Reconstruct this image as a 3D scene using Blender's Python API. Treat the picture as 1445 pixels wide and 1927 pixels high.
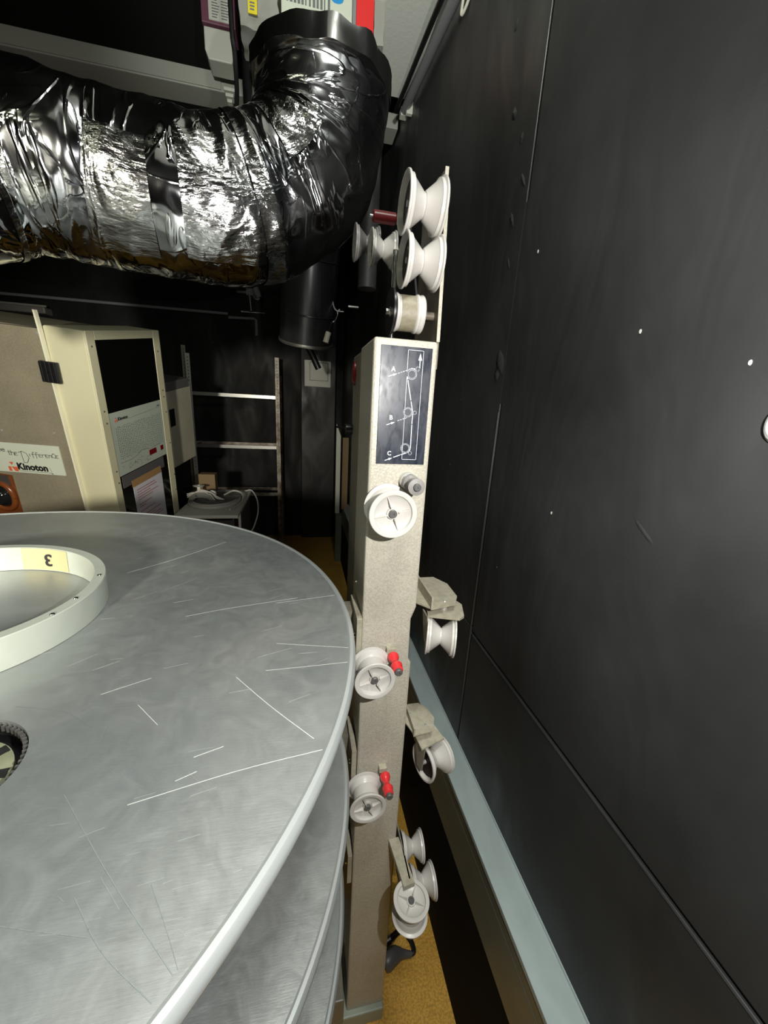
import bpy, bmesh, math, random
from mathutils import Vector, Matrix, noise

random.seed(7)
for _o in list(bpy.data.objects):
    bpy.data.objects.remove(_o, do_unlink=True)
scene = bpy.context.scene
COL = scene.collection
R = math.radians

# ------------------------------------------------------------------ camera
W, H, FPX = 1445.0, 1927.0, 718.0
CAM = Vector((0.0, 0.0, 1.60))
cam_d = bpy.data.cameras.new('camera')
cam = bpy.data.objects.new('camera', cam_d)
COL.objects.link(cam)
rot = Matrix(((0.97734045, 0.00490598, -0.21161657),
              (-0.20490812, 0.27266049, -0.94003666),
              (0.05308768, 0.9620978, 0.26748741)))
cam.matrix_world = Matrix.Translation(CAM) @ rot.to_4x4()
cam_d.sensor_fit = 'VERTICAL'
cam_d.sensor_height = 24.0
cam_d.lens = FPX / H * 24.0
cam_d.clip_start = 0.01
cam_d.clip_end = 60.0
scene.camera = cam

# ------------------------------------------------------------------ world, lights, exposure
scene.view_settings.view_transform = 'Standard'
scene.view_settings.look = 'None'
scene.view_settings.exposure = 0.0
scene.view_settings.gamma = 1.0
scene.view_settings.use_curve_mapping = False
world = bpy.data.worlds.new('booth_air')
scene.world = world
world.use_nodes = True
world.node_tree.nodes['Background'].inputs[0].default_value = (0.80, 0.86, 0.80, 1)
world.node_tree.nodes['Background'].inputs[1].default_value = 0.02


def lamp(name, kind, loc, power, color=(1, 1, 1), size=0.01, size_y=None, target=None):
    l = bpy.data.lights.new(name, kind)
    l.energy = power
    l.color = color
    if kind == 'AREA':
        l.size = size
        if size_y:
            l.shape = 'RECTANGLE'
            l.size_y = size_y
    else:
        l.shadow_soft_size = size
    o = bpy.data.objects.new(name, l)
    COL.objects.link(o)
    o.location = loc
    if target is not None:
        o.rotation_euler = (Vector(target) - Vector(loc)).to_track_quat('-Z', 'Y').to_euler()
    return o


# the phone's flash beside the lens, the booth's ceiling tube behind the viewer, and added fill lamps
lamp('phone_flash', 'POINT', (0.17, -0.005, 1.66), 25.0, (1.0, 0.985, 0.95), 0.006)
lamp('aisle_fill', 'AREA', (0.24, 0.05, 2.87), 13.0, (0.95, 1.0, 0.93), 0.24, 0.12, (0.22, 0.25, 0.0))  # added overhead fill that lifts the floor and ledge, no real fitting
lamp('ceiling_tube_light', 'AREA', (-1.25, -0.75, 2.82), 4.5, (0.95, 1.0, 0.74), 1.3, 0.12, (-0.6, 0.2, 1.0))


def spot(name, loc, target, power, angle, color, size=0.06, blend=0.8):
    o = lamp(name, 'SPOT', loc, power, color, size, None, target)
    o.data.spot_size = R(angle)
    o.data.spot_blend = blend
    return o


spot('console_fill', (-0.50, -0.85, 1.70), (-0.85, 2.4, 1.35), 285.0, 46, (1.0, 0.96, 0.82))  # added fill behind the viewer to brighten the far console, no real lamp
spot('soffit_fill', (-0.10, -0.75, 1.85), (0.12, 1.95, 2.92), 170.0, 36, (0.97, 1.0, 0.92))  # added fill aimed upwards to brighten the white soffit, no real fitting


# ------------------------------------------------------------------ materials
def mat(name, base=(0.5, 0.5, 0.5), rough=0.5, metal=0.0, spec=0.5, **k):
    m = bpy.data.materials.new(name)
    m.use_nodes = True
    nt = m.node_tree
    b = nt.nodes['Principled BSDF']
    b.inputs['Base Color'].default_value = (*base, 1)
    b.inputs['Roughness'].default_value = rough
    b.inputs['Metallic'].default_value = metal
    b.inputs['Specular IOR Level'].default_value = spec
    for kk, v in k.items():
        b.inputs[kk.replace('_', ' ')].default_value = v
    return m


def N(m, t, **k):
    n = m.node_tree.nodes.new(t)
    for a, v in k.items():
        setattr(n, a, v)
    return n


def LK(m, a, b):
    m.node_tree.links.new(a, b)


def coords(m, kind='Object', scale=(1, 1, 1), rotz=0.0):
    tc = N(m, 'ShaderNodeTexCoord')
    mp = N(m, 'ShaderNodeMapping')
    mp.inputs['Scale'].default_value = scale
    mp.inputs['Rotation'].default_value = (0, 0, rotz)
    LK(m, tc.outputs[kind], mp.inputs[0])
    return mp.outputs[0]


def noisef(m, vec, scale, detail=4, rough=0.5, dist=0.0):
    n = N(m, 'ShaderNodeTexNoise')
    n.inputs['Scale'].default_value = scale
    n.inputs['Detail'].default_value = detail
    n.inputs['Roughness'].default_value = rough
    n.inputs['Distortion'].default_value = dist
    LK(m, vec, n.inputs['Vector'])
    return n.outputs['Fac']


def ramp(m, fac, stops):
    r = N(m, 'ShaderNodeValToRGB')
    cr = r.color_ramp
    cr.elements[0].position = stops[0][0]
    cr.elements[1].position = stops[-1][0]
    for s in stops[1:-1]:
        cr.elements.new(s[0])
    for e, s in zip(cr.elements, stops):
        c = s[1]
        e.color = (*c, 1) if len(c) == 3 else c
    LK(m, fac, r.inputs[0])
    return r.outputs['Color']


def g(v):
    return (v, v, v)


def bump(m, height, strength=0.3, dist=0.002, prev=None):
    b = N(m, 'ShaderNodeBump')
    b.inputs['Strength'].default_value = strength
    b.inputs['Distance'].default_value = dist
    LK(m, height, b.inputs['Height'])
    if prev is not None:
        LK(m, prev, b.inputs['Normal'])
    return b.outputs['Normal']


def bsdf(m):
    return m.node_tree.nodes['Principled BSDF']


def mixc(m, fac, a, b, mode='MIX'):
    n = N(m, 'ShaderNodeMix', data_type='RGBA', blend_type=mode)
    if isinstance(fac, (int, float)):
        n.inputs[0].default_value = fac
    else:
        LK(m, fac, n.inputs[0])
    for i, v in ((6, a), (7, b)):
        if isinstance(v, tuple):
            n.inputs[i].default_value = (*v, 1)
        else:
            LK(m, v, n.inputs[i])
    return n.outputs[2]


def math_n(m, op, a, b=None):
    n = N(m, 'ShaderNodeMath', operation=op)
    for i, v in ((0, a), (1, b)):
        if v is None:
            continue
        if isinstance(v, (int, float)):
            n.inputs[i].default_value = v
        else:
            LK(m, v, n.inputs[i])
    return n.outputs[0]


def wall_paint(name, base, rough, dents=1.0):
    m = mat(name, base, rough, spec=0.45)
    v = coords(m)
    n1 = noisef(m, v, 2.2, 5, 0.55)
    n2 = noisef(m, coords(m, scale=(1, 1, 0.38)), 5.0, 3, 0.5, 0.8)   # roller and filler streaks running down
    n3 = noisef(m, v, 160, 2, 0.6)
    dark = tuple(c * 0.55 for c in base)
    lite = tuple(c * 1.6 for c in base)
    col = ramp(m, n1, [(0.3, dark), (0.72, lite)])
    # flecks of bare plaster
    vo = N(m, 'ShaderNodeTexVoronoi')
    vo.inputs['Scale'].default_value = 11
    LK(m, v, vo.inputs['Vector'])
    fl = math_n(m, 'LESS_THAN', vo.outputs['Distance'], 0.022)
    sel = math_n(m, 'GREATER_THAN', noisef(m, v, 3.1, 1), 0.52)
    fl = math_n(m, 'MULTIPLY', fl, sel)
    col = mixc(m, fl, col, (0.32, 0.32, 0.30))
    LK(m, col, bsdf(m).inputs['Base Color'])
    rr = ramp(m, n2, [(0.35, g(rough + 0.16)), (0.55, g(rough)), (0.70, g(rough - 0.13))])
    LK(m, rr, bsdf(m).inputs['Roughness'])
    b1 = bump(m, n3, 0.10, 0.0008)
    b2 = bump(m, n2, 0.55 * dents, 0.012, b1)
    b3 = bump(m, noisef(m, v, 14, 3, 0.5), 0.20 * dents, 0.005, b2)
    LK(m, b3, bsdf(m).inputs['Normal'])
    return m


def hammertone(name, base, rough=0.38, scale=240, st=0.5):
    m = mat(name, base, rough, spec=0.5)
    v = coords(m)
    n = noisef(m, v, scale, 3, 0.55)
    big = noisef(m, v, 6, 4, 0.6)
    col = ramp(m, big, [(0.3, tuple(c * 0.84 for c in base)), (0.65, base)])
    pit = ramp(m, n, [(0.35, g(0.80)), (0.62, g(1.0))])
    LK(m, mixc(m, 1.0, col, pit, 'MULTIPLY'), bsdf(m).inputs['Base Color'])
    LK(m, bump(m, n, st, 0.0012), bsdf(m).inputs['Normal'])
    return m


M_WALL = wall_paint('black_wall_paint', (0.027, 0.028, 0.028), 0.44)
M_WALLFLAT = wall_paint('black_matt_paint', (0.0045, 0.0045, 0.004), 0.7, 0.5)
M_WALLP = wall_paint('pillar_black_paint', (0.009, 0.009, 0.009), 0.5, 0.5)
M_JOINT = mat('joint_black', (0.004, 0.004, 0.004), 0.8)  # near-black backing that shows in the panel joints
M_CEIL = mat('ceiling_white', (0.74, 0.76, 0.69), 0.85)
LK(M_CEIL, bump(M_CEIL, noisef(M_CEIL, coords(M_CEIL), 60, 4), 0.25, 0.003), bsdf(M_CEIL).inputs['Normal'])
M_CEILB = mat('ceiling_black', (0.010, 0.010, 0.009), 0.9)

M_FLOOR = mat('ochre_floor', (0.42, 0.24, 0.05), 0.42)
_v = coords(M_FLOOR)
_c1 = ramp(M_FLOOR, noisef(M_FLOOR, _v, 5, 5, 0.65), [(0.3, (0.56, 0.30, 0.045)), (0.7, (0.74, 0.42, 0.075))])
_c2 = ramp(M_FLOOR, noisef(M_FLOOR, _v, 180, 2), [(0.38, g(0.72)), (0.6, g(1.08))])
LK(M_FLOOR, mixc(M_FLOOR, 1.0, _c1, _c2, 'MULTIPLY'), bsdf(M_FLOOR).inputs['Base Color'])
LK(M_FLOOR, bump(M_FLOOR, noisef(M_FLOOR, _v, 200, 2), 0.2, 0.001), bsdf(M_FLOOR).inputs['Normal'])

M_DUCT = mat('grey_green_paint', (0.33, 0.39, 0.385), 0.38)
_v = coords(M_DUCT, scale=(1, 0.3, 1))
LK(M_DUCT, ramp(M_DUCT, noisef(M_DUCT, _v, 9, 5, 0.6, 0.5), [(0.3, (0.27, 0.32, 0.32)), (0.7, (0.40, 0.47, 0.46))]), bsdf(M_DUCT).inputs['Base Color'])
M_DUCTF = mat('shaded_grey_green_paint', (0.13, 0.145, 0.12), 0.3)  # the lid's paint darkened: dimness of grazing light put into the colour
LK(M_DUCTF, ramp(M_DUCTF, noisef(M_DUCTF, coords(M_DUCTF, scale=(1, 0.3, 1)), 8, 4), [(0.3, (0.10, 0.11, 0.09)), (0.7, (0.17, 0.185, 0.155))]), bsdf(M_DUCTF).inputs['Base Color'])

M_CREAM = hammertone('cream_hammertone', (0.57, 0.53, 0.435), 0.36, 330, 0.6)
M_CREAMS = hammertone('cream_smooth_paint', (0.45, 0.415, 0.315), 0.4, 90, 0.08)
M_CREAMSHADE = hammertone('shaded_cream_paint', (0.22, 0.20, 0.155), 0.42, 120, 0.15)  # darker copy of the cream paint, shade put into the colour
M_SHADEBROWN = hammertone('brown_shaded_metal', (0.16, 0.135, 0.10), 0.45, 90, 0.1)  # shade on the rail plate's left face put into the brown
M_YELLOW = mat('pale_yellow_paint', (0.60, 0.565, 0.385), 0.45)
LK(M_YELLOW, ramp(M_YELLOW, noisef(M_YELLOW, coords(M_YELLOW), 3, 4), [(0.3, (0.57, 0.54, 0.365)), (0.7, (0.62, 0.585, 0.40))]), bsdf(M_YELLOW).inputs['Base Color'])
LK(M_YELLOW, bump(M_YELLOW, noisef(M_YELLOW, coords(M_YELLOW), 300, 2), 0.12, 0.0008), bsdf(M_YELLOW).inputs['Normal'])
M_STRIP = mat('lit_edge_strip', (0.80, 0.77, 0.60), 0.4)  # highlight on the door's lit edge put into the colour
M_TAUPE = hammertone('taupe_paint', (0.30, 0.265, 0.19), 0.5, 200, 0.15)
M_BEIGE2 = hammertone('warm_grey_paint', (0.46, 0.43, 0.33), 0.5, 150, 0.1)
M_PLASTIC = mat('off_white_plastic', (0.56, 0.535, 0.50), 0.30, spec=0.4)
M_MAROON = mat('dark_maroon_plastic', (0.018, 0.006, 0.006), 0.55, spec=0.2)
M_RED = mat('red_plastic', (0.72, 0.035, 0.04), 0.28)
M_REDD = mat('dark_red_plastic', (0.15, 0.006, 0.008), 0.35)
M_GREYP = mat('dark_grey_plastic', (0.10, 0.095, 0.095), 0.4)
M_GREYP2 = mat('mid_grey_plastic', (0.24, 0.225, 0.215), 0.4)
M_BLACKP = mat('black_plastic', (0.010, 0.010, 0.011), 0.35)
M_MATT = mat('matt_black_skirting', (0.006, 0.006, 0.006), 0.85, spec=0.15)
M_GLOSSB = mat('gloss_black', (0.004, 0.004, 0.004), 0.12)
M_CHROME = mat('chrome', (0.75, 0.75, 0.74), 0.16, 1.0)
M_STEEL = mat('galvanised_steel', (0.34, 0.33, 0.31), 0.34, 0.85)
M_STEELB = mat('bright_steel', (0.62, 0.62, 0.60), 0.35, 0.6)
M_RUST = mat('rusty_steel', (0.19, 0.15, 0.11), 0.5, 0.5)
LK(M_RUST, ramp(M_RUST, noisef(M_RUST, coords(M_RUST), 14, 5), [(0.35, (0.12, 0.08, 0.05)), (0.6, (0.30, 0.27, 0.23))]), bsdf(M_RUST).inputs['Base Color'])
M_TUBE = mat('grey_conduit', (0.24, 0.25, 0.26), 0.4)
M_DTUBE = mat('dark_sheet_metal', (0.035, 0.036, 0.038), 0.25, 0.45)
M_DPIPE = mat('charcoal_pipe', (0.06, 0.06, 0.062), 0.5)
M_WIRE = mat('cream_cable', (0.62, 0.60, 0.50), 0.5)
M_WIREW = mat('white_cable', (0.50, 0.47, 0.43), 0.5)
M_GREYRING = mat('light_grey_enamel', (0.29, 0.315, 0.28), 0.36)
LK(M_GREYRING, ramp(M_GREYRING, noisef(M_GREYRING, coords(M_GREYRING), 18, 4), [(0.3, (0.27, 0.29, 0.255)), (0.7, (0.32, 0.34, 0.30))]), bsdf(M_GREYRING).inputs['Base Color'])
M_TAPE = mat('yellowed_masking_tape', (0.33, 0.29, 0.16), 0.6)
M_WHITE = mat('white_sign_plastic', (0.62, 0.66, 0.55), 0.45)
M_PAPER = mat('white_paper', (0.58, 0.57, 0.62), 0.7)
M_KRAFT = mat('brown_tape', (0.36, 0.21, 0.09), 0.45)
M_INK = mat('black_ink', (0.012, 0.012, 0.014), 0.5)
M_INKG = mat('grey_ink', (0.16, 0.17, 0.17), 0.6)
M_INKD = mat('marker_ink', (0.05, 0.055, 0.05), 0.5)
M_INKR = mat('faded_red_ink', (0.42, 0.20, 0.19), 0.6)
M_LOGO = mat('orange_red_ink', (0.70, 0.13, 0.06), 0.5)
M_DISPLAY = mat('dark_red_display', (0.16, 0.004, 0.008), 0.2)
M_PANELG = mat('pale_grey_green_panel', (0.42, 0.47, 0.40), 0.5)
M_LINE = mat('white_print', (0.72, 0.76, 0.82), 0.5)
M_CARD = mat('brown_card', (0.20, 0.13, 0.06), 0.7)
M_AMBER = mat('amber_resin', (0.19, 0.055, 0.016), 0.22)
M_LENS = mat('black_lens_glass', (0.01, 0.012, 0.012), 0.05)
M_TRUNK = mat('grey_trunking', (0.34, 0.345, 0.30), 0.6)
M_PWHITE = mat('grey_white_plastic', (0.58, 0.58, 0.51), 0.5)
M_REDL = mat('bright_red_card', (0.78, 0.03, 0.03), 0.4)
M_BLUE = mat('blue_print', (0.02, 0.28, 0.65), 0.4)
M_YEL = mat('yellow_sticker', (0.75, 0.62, 0.03), 0.5)
M_PURP = mat('mauve_print', (0.16, 0.06, 0.09), 0.5)
M_CLEAR = mat('clear_plastic_wrap', (0.42, 0.42, 0.38), 0.12, spec=0.8, Alpha=0.75)
M_OLIVE = hammertone('olive_grey_metal', (0.26, 0.27, 0.17), 0.4, 60, 0.3)
M_BASEG = mat('pale_green_grey_paint', (0.33, 0.37, 0.30), 0.5)
M_SILVERT = mat('silver_cloth_tape', (0.55, 0.55, 0.55), 0.22, 1.0)

# blue-black diagram plate with a worn, smeared surface
M_PLATE = mat('blue_black_plate', (0.03, 0.04, 0.07), 0.3)
_v = coords(M_PLATE, scale=(1.6, 1, 0.7))  # smears
LK(M_PLATE, ramp(M_PLATE, noisef(M_PLATE, _v, 42, 6, 0.7, 1.2), [(0.40, (0.010, 0.013, 0.024)), (0.66, (0.022, 0.028, 0.046)), (0.82, (0.09, 0.11, 0.15))]), bsdf(M_PLATE).inputs['Base Color'])
LK(M_PLATE, ramp(M_PLATE, noisef(M_PLATE, _v, 60, 4), [(0.3, g(0.22)), (0.7, g(0.42))]), bsdf(M_PLATE).inputs['Roughness'])


def aluminium():
    m = mat('worn_aluminium', (0.55, 0.57, 0.56), 0.4, 0.72)
    v = coords(m)
    n1 = noisef(m, v, 3.5, 6, 0.6, 0.6)
    n2 = noisef(m, coords(m, scale=(1, 9, 1), rotz=R(-24)), 55, 4, 0.65)     # fine rolled grain
    n3 = noisef(m, v, 24, 5, 0.7, 1.5)
    c = ramp(m, n1, [(0.28, (0.31, 0.335, 0.34)), (0.5, (0.385, 0.405, 0.395)), (0.72, (0.465, 0.475, 0.45))])
    c = mixc(m, 1.0, c, ramp(m, n3, [(0.3, g(0.92)), (0.7, g(1.03))]), 'MULTIPLY')
    # scratches: thin stretched noise valleys at several headings
    LK(m, c, bsdf(m).inputs['Base Color'])
    r = ramp(m, n3, [(0.3, g(0.36)), (0.7, g(0.50))])
    LK(m, r, bsdf(m).inputs['Roughness'])
    b = bump(m, n2, 0.16, 0.0008)
    b = bump(m, n3, 0.06, 0.002, b)
    LK(m, b, bsdf(m).inputs['Normal'])
    return m


M_ALU = aluminium()
M_RIM = mat('aluminium_rolled_rim', (0.52, 0.55, 0.54), 0.34, 0.6)
M_DARKMARK = mat('dark_scuff', (0.16, 0.18, 0.17), 0.5)
M_FINE = mat('fine_scratch', (0.44, 0.46, 0.44), 0.42, 0.6)
M_BRIGHTMARK = mat('bright_scratch', (0.56, 0.58, 0.53), 0.5)


def ridge(m, vec, scale, width, detail=3, dist=1.0):
    """thin crease lines: 1 on the line, 0 away from it"""
    n = noisef(m, vec, scale, detail, 0.5, dist)
    d = math_n(m, 'ABSOLUTE', math_n(m, 'SUBTRACT', n, 0.5))
    return math_n(m, 'SUBTRACT', 1.0, math_n(m, 'MINIMUM', math_n(m, 'DIVIDE', d, width), 1.0))


def foil():
    m = mat('aluminium_foil_wrap', (0.50, 0.50, 0.52), 0.10, 1.0)
    uv = coords(m, 'UV', (1, 1, 1))
    # UV: u = metres along the duct, v = metres round it
    b = bump(m, noisef(m, coords(m, 'UV', (5, 1.6, 1)), 2.2, 2, 0.5, 0.8), 0.40, 0.030)
    b = bump(m, ridge(m, coords(m, 'UV', (5.0, 1.3, 1)), 3.2, 0.035), 0.38, 0.005, b)
    b = bump(m, ridge(m, coords(m, 'UV', (2.4, 1.7, 1)), 5.0, 0.03), 0.20, 0.003, b)
    gate = math_n(m, 'SMOOTHSTEP' if False else 'GREATER_THAN', noisef(m, uv, 4.5, 2), 0.52)
    b = bump(m, math_n(m, 'MULTIPLY', gate, noisef(m, uv, 30, 3, 0.6, 0.6)), 0.22, 0.004, b)
    LK(m, b, bsdf(m).inputs['Normal'])
    LK(m, ramp(m, noisef(m, uv, 6, 3), [(0.38, (0.20, 0.20, 0.22)), (0.62, (0.55, 0.55, 0.55))]), bsdf(m).inputs['Base Color'])
    LK(m, ramp(m, noisef(m, uv, 8, 3), [(0.35, g(0.07)), (0.7, g(0.20))]), bsdf(m).inputs['Roughness'])
    return m


M_FOIL = foil()
M_FOILT = mat('embossed_foil_tape', (0.40, 0.395, 0.39), 0.15, 1.0)
_u = coords(M_FOILT, 'UV', (1, 1, 1))
_w = coords(M_FOILT, 'UV', (2.0, 5.5, 1))
_b = bump(M_FOILT, noisef(M_FOILT, _w, 24, 4, 0.6, 0.8), 0.40, 0.004)
_b = bump(M_FOILT, noisef(M_FOILT, _u, 9, 3, 0.5, 1.0), 0.45, 0.02, _b)
LK(M_FOILT, _b, bsdf(M_FOILT).inputs['Normal'])


# ------------------------------------------------------------------ mesh helpers
WM = {}       # world matrix by object


def root(name, loc, label, cat, group=None, rotm=None):
    o = bpy.data.objects.new(name, None)
    o.empty_display_size = 0.05
    COL.objects.link(o)
    m = Matrix.Translation(Vector(loc))
    if rotm is not None:
        m = m @ rotm.to_4x4()
    o.matrix_world = m
    WM[o.name] = m
    o['label'] = label
    o['category'] = cat
    if group:
        o['group'] = group
    return o


def put(name, bm, m, parent=None, mw=None, label=None, cat=None, group=None, kind=None, smooth=True, bevel=0.0, local=False):
    """bm is in world space (or, with local=True, in the space of mw)."""
    if mw is None:
        if parent is None:
            xs = [v.co for v in bm.verts]
            c = Vector(((min(v.x for v in xs) + max(v.x for v in xs)) / 2,
                        (min(v.y for v in xs) + max(v.y for v in xs)) / 2,
                        min(v.z for v in xs)))
            mw = Matrix.Translation(c)
        else:
            mw = WM[parent.name]
    if not local:
        bm.transform(mw.inverted())
    bmesh.ops.recalc_face_normals(bm, faces=bm.faces[:])
    me = bpy.data.meshes.new(name)
    bm.to_mesh(me)
    bm.free()
    for mm in (m if isinstance(m, (list, tuple)) else [m]):
        me.materials.append(mm)
    return link(name, me, parent, mw, label, cat, group, kind, smooth, bevel)


def link(name, me, parent=None, mw=None, label=None, cat=None, group=None, kind=None, smooth=True, bevel=0.0):
    if smooth and not me.get('sm'):
        me.polygons.foreach_set('use_smooth', [True] * len(me.polygons))
        me.set_sharp_from_angle(angle=R(32))
        me['sm'] = 1
    o = bpy.data.objects.new(name, me)
    COL.objects.link(o)
    if parent is not None:
        o.parent = parent
        o.matrix_local = WM[parent.name].inverted() @ mw
    else:
        o.matrix_world = mw
    WM[o.name] = mw
    if bevel:
        b = o.modifiers.new('bevel', 'BEVEL')
        b.width = bevel
        b.segments = 2
        b.limit_method = 'ANGLE'
        b.angle_limit = R(40)
        b.harden_normals = False
    if label:
        o['label'] = label
    if cat:
        o['category'] = cat
    if group:
        o['group'] = group
    if kind:
        o['kind'] = kind
    return o


def box(bm, x0, x1, y0, y1, z0, z1):
    v = [bm.verts.new((x, y, z)) for z in (z0, z1) for y in (y0, y1) for x in (x0, x1)]
    for f in ((0, 2, 3, 1), (4, 5, 7, 6), (0, 1, 5, 4), (2, 6, 7, 3), (0, 4, 6, 2), (1, 3, 7, 5)):
        bm.faces.new([v[i] for i in f])
    return bm


def B(*a):
    return box(bmesh.new(), *a)


def prism(poly, h0, h1, axis='Z', bm=None):
    """Extrude a 2D outline: axis Z -> (x,y), axis Y -> (x,z), axis X -> (y,z)."""
    bm = bm or bmesh.new()

    def p3(p, h):
        return {'Z': (p[0], p[1], h), 'Y': (p[0], h, p[1]), 'X': (h, p[0], p[1])}[axis]
    a = [bm.verts.new(p3(p, h0)) for p in poly]
    b = [bm.verts.new(p3(p, h1)) for p in poly]
    bm.faces.new(a)
    bm.faces.new(b[::-1])
    n = len(poly)
    for i in range(n):
        bm.faces.new((a[i], b[i], b[(i + 1) % n], a[(i + 1) % n]))
    return bm


def lathe(profile, seg=40, mw=None, bm=None):
    """profile: (radius, height) list, turned about local Z; ends at radius 0 are closed."""
    bm = bm or bmesh.new()
    rings = []
    for r, h in profile:
        if r < 1e-6:
            rings.append([bm.verts.new((0, 0, h))])
        else:
            rings.append([bm.verts.new((r * math.cos(2 * math.pi * i / seg), r * math.sin(2 * math.pi * i / seg), h)) for i in range(seg)])
    for a, b in zip(rings, rings[1:]):
        for i in range(seg):
            j = (i + 1) % seg
            va, vb = (a[0], a[0]) if len(a) == 1 else (a[i], a[j])
            wa, wb = (b[0], b[0]) if len(b) == 1 else (b[i], b[j])
            fs = []
            for q in (va, vb, wb, wa):
                if q not in fs:
                    fs.append(q)
            if len(fs) > 2:
                bm.faces.new(fs)
    if mw is not None:
        bm.transform(mw)
    return bm


def cyl(p0, p1, r, seg=20, bm=None, r2=None):
    bm = bm or bmesh.new()
    p0, p1 = Vector(p0), Vector(p1)
    d = p1 - p0
    q = d.to_track_quat('Z', 'Y').to_matrix()
    r2 = r if r2 is None else r2
    rings = []
    for p, rr in ((p0, r), (p1, r2)):
        rings.append([bm.verts.new(p + q @ Vector((rr * math.cos(2 * math.pi * i / seg), rr * math.sin(2 * math.pi * i / seg), 0))) for i in range(seg)])
    for i in range(seg):
        j = (i + 1) % seg
        bm.faces.new((rings[0][i], rings[0][j], rings[1][j], rings[1][i]))
    bm.faces.new(rings[0][::-1])
    bm.faces.new(rings[1])
    return bm


def smooth_pts(pts, n=8):
    P = [Vector(p) for p in pts]
    P = [P[0] * 2 - P[1]] + P + [P[-1] * 2 - P[-2]]
    out = []
    for i in range(1, len(P) - 2):
        a, b, c, d = P[i - 1:i + 3]
        for k in range(n):
            t = k / n
            out.append(0.5 * ((2 * b) + (c - a) * t + (2 * a - 5 * b + 4 * c - d) * t * t + (3 * b - a - 3 * c + d) * t ** 3))
    out.append(P[-2])
    return out


def tube(pts, r, seg=10, bm=None, n=8, smooth=True, radii=None, closed=False):
    bm = bm or bmesh.new()
    P = smooth_pts(pts, n) if smooth else [Vector(p) for p in pts]
    m = len(P)
    t = (P[1] - P[0]).normalized()
    up = Vector((0, 0, 1)) if abs(t.z) < 0.9 else Vector((1, 0, 0))
    u = t.cross(up).normalized()
    rings = []
    for i, p in enumerate(P):
        if i < m - 1:
            t = ((P[i + 1] - P[i]) + (P[i] - P[i - 1] if i else P[i + 1] - P[i])).normalized()
        u = (u - t * u.dot(t)).normalized()
        w = t.cross(u)
        rr = radii[i] if radii else r
        rings.append([bm.verts.new(p + (u * math.cos(2 * math.pi * k / seg) + w * math.sin(2 * math.pi * k / seg)) * rr) for k in range(seg)])
    for a, b in zip(rings, rings[1:]):
        for k in range(seg):
            l = (k + 1) % seg
            bm.faces.new((a[k], a[l], b[l], b[k]))
    bm.faces.new(rings[0][::-1])
    bm.faces.new(rings[-1])
    return bm


def text_bm(txt, size, extrude=0.0003, offset=0.0, shear=0.0, align='LEFT', spacing=1.0):
    c = bpy.data.curves.new('lettering', 'FONT')
    c.body = txt
    c.size = size
    c.extrude = extrude
    c.offset = offset
    c.shear = shear
    c.align_x = align
    c.space_character = spacing
    c.resolution_u = 3
    o = bpy.data.objects.new('lettering', c)
    COL.objects.link(o)
    dg = bpy.context.evaluated_depsgraph_get()
    me = bpy.data.meshes.new_from_object(o.evaluated_get(dg))
    bm = bmesh.new()
    bm.from_mesh(me)
    bpy.data.objects.remove(o)
    bpy.data.meshes.remove(me)
    bpy.data.curves.remove(c)
    return bm


def basis(o, xa, ya, za):
    m = Matrix((xa, ya, za)).transposed().to_4x4()
    m.translation = Vector(o)
    return m


def ribbon(pts, w, fn, h=0.0004, bm=None):
    """flat printed line through 2D pts, mapped to 3D by fn(a, b, height)."""
    bm = bm or bmesh.new()
    for (a, b) in zip(pts, pts[1:]):
        d = Vector((b[0] - a[0], b[1] - a[1]))
        if d.length < 1e-9:
            continue
        d.normalize()
        e = d * (w * 0.45)
        nrm = Vector((-d.y, d.x)) * w / 2
        q = [Vector(a) - e + nrm, Vector(b) + e + nrm, Vector(b) + e - nrm, Vector(a) - e - nrm]
        lo = [bm.verts.new(fn(p.x, p.y, 0)) for p in q]
        hi = [bm.verts.new(fn(p.x, p.y, h)) for p in q]
        bm.faces.new(hi)
        for i in range(4):
            bm.faces.new((lo[i], lo[(i + 1) % 4], hi[(i + 1) % 4], hi[i]))
    return bm


def ringpts(cx, cz, r, n=28):
    return [(cx + r * math.cos(2 * math.pi * i / n), cz + r * math.sin(2 * math.pi * i / n)) for i in range(n + 1)]


# ------------------------------------------------------------------ the room
XW = 0.4675
SEAM_Y, SEAM_Z = 0.871, 1.0
put('floor', B(-3.4, 0.5, -1.6, 4.7, -0.05, 0.0), M_FLOOR, kind='structure', smooth=False)
wr = put('wall_right', B(XW + 0.006, XW + 0.12, -1.6, 4.7, -0.05, 3.3), M_JOINT, kind='structure', smooth=False)
gp = 0.0042
for (y0, y1, z0, z1) in ((-1.6, SEAM_Y - gp, SEAM_Z + gp, 3.3), (-1.6, SEAM_Y - gp, 0.0, SEAM_Z - gp),
                         (SEAM_Y + gp, 4.6, 0.0, SEAM_Z + 0.012), (SEAM_Y + gp, 4.6, SEAM_Z + 0.016, 3.3)):
    put('panel', B(XW, XW + 0.010, y0, y1, z0, z1), M_WALL, wr, smooth=False, bevel=0.0016)
put('joint_filler', B(XW + .0004, XW + .008, SEAM_Y - gp - .001, SEAM_Y + gp + .001, 1.62, 2.03), M_WALL, wr, smooth=False)
# raised bead beside the joints, filler lumps and torn paint along the old seam
bead = tube([(XW, y, SEAM_Z - 0.0065) for y in (-0.6, -0.1, 0.3, 0.6, SEAM_Y - 0.01)], 0.0016, 6)
put('joint_bead', bead, M_WALL, wr)
bead = tube([(XW, SEAM_Y + 0.006, z) for z in (0.63, 1.0, 1.3, 1.6)], 0.0018, 6)
put('joint_bead', bead, M_WALL, wr)


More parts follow.
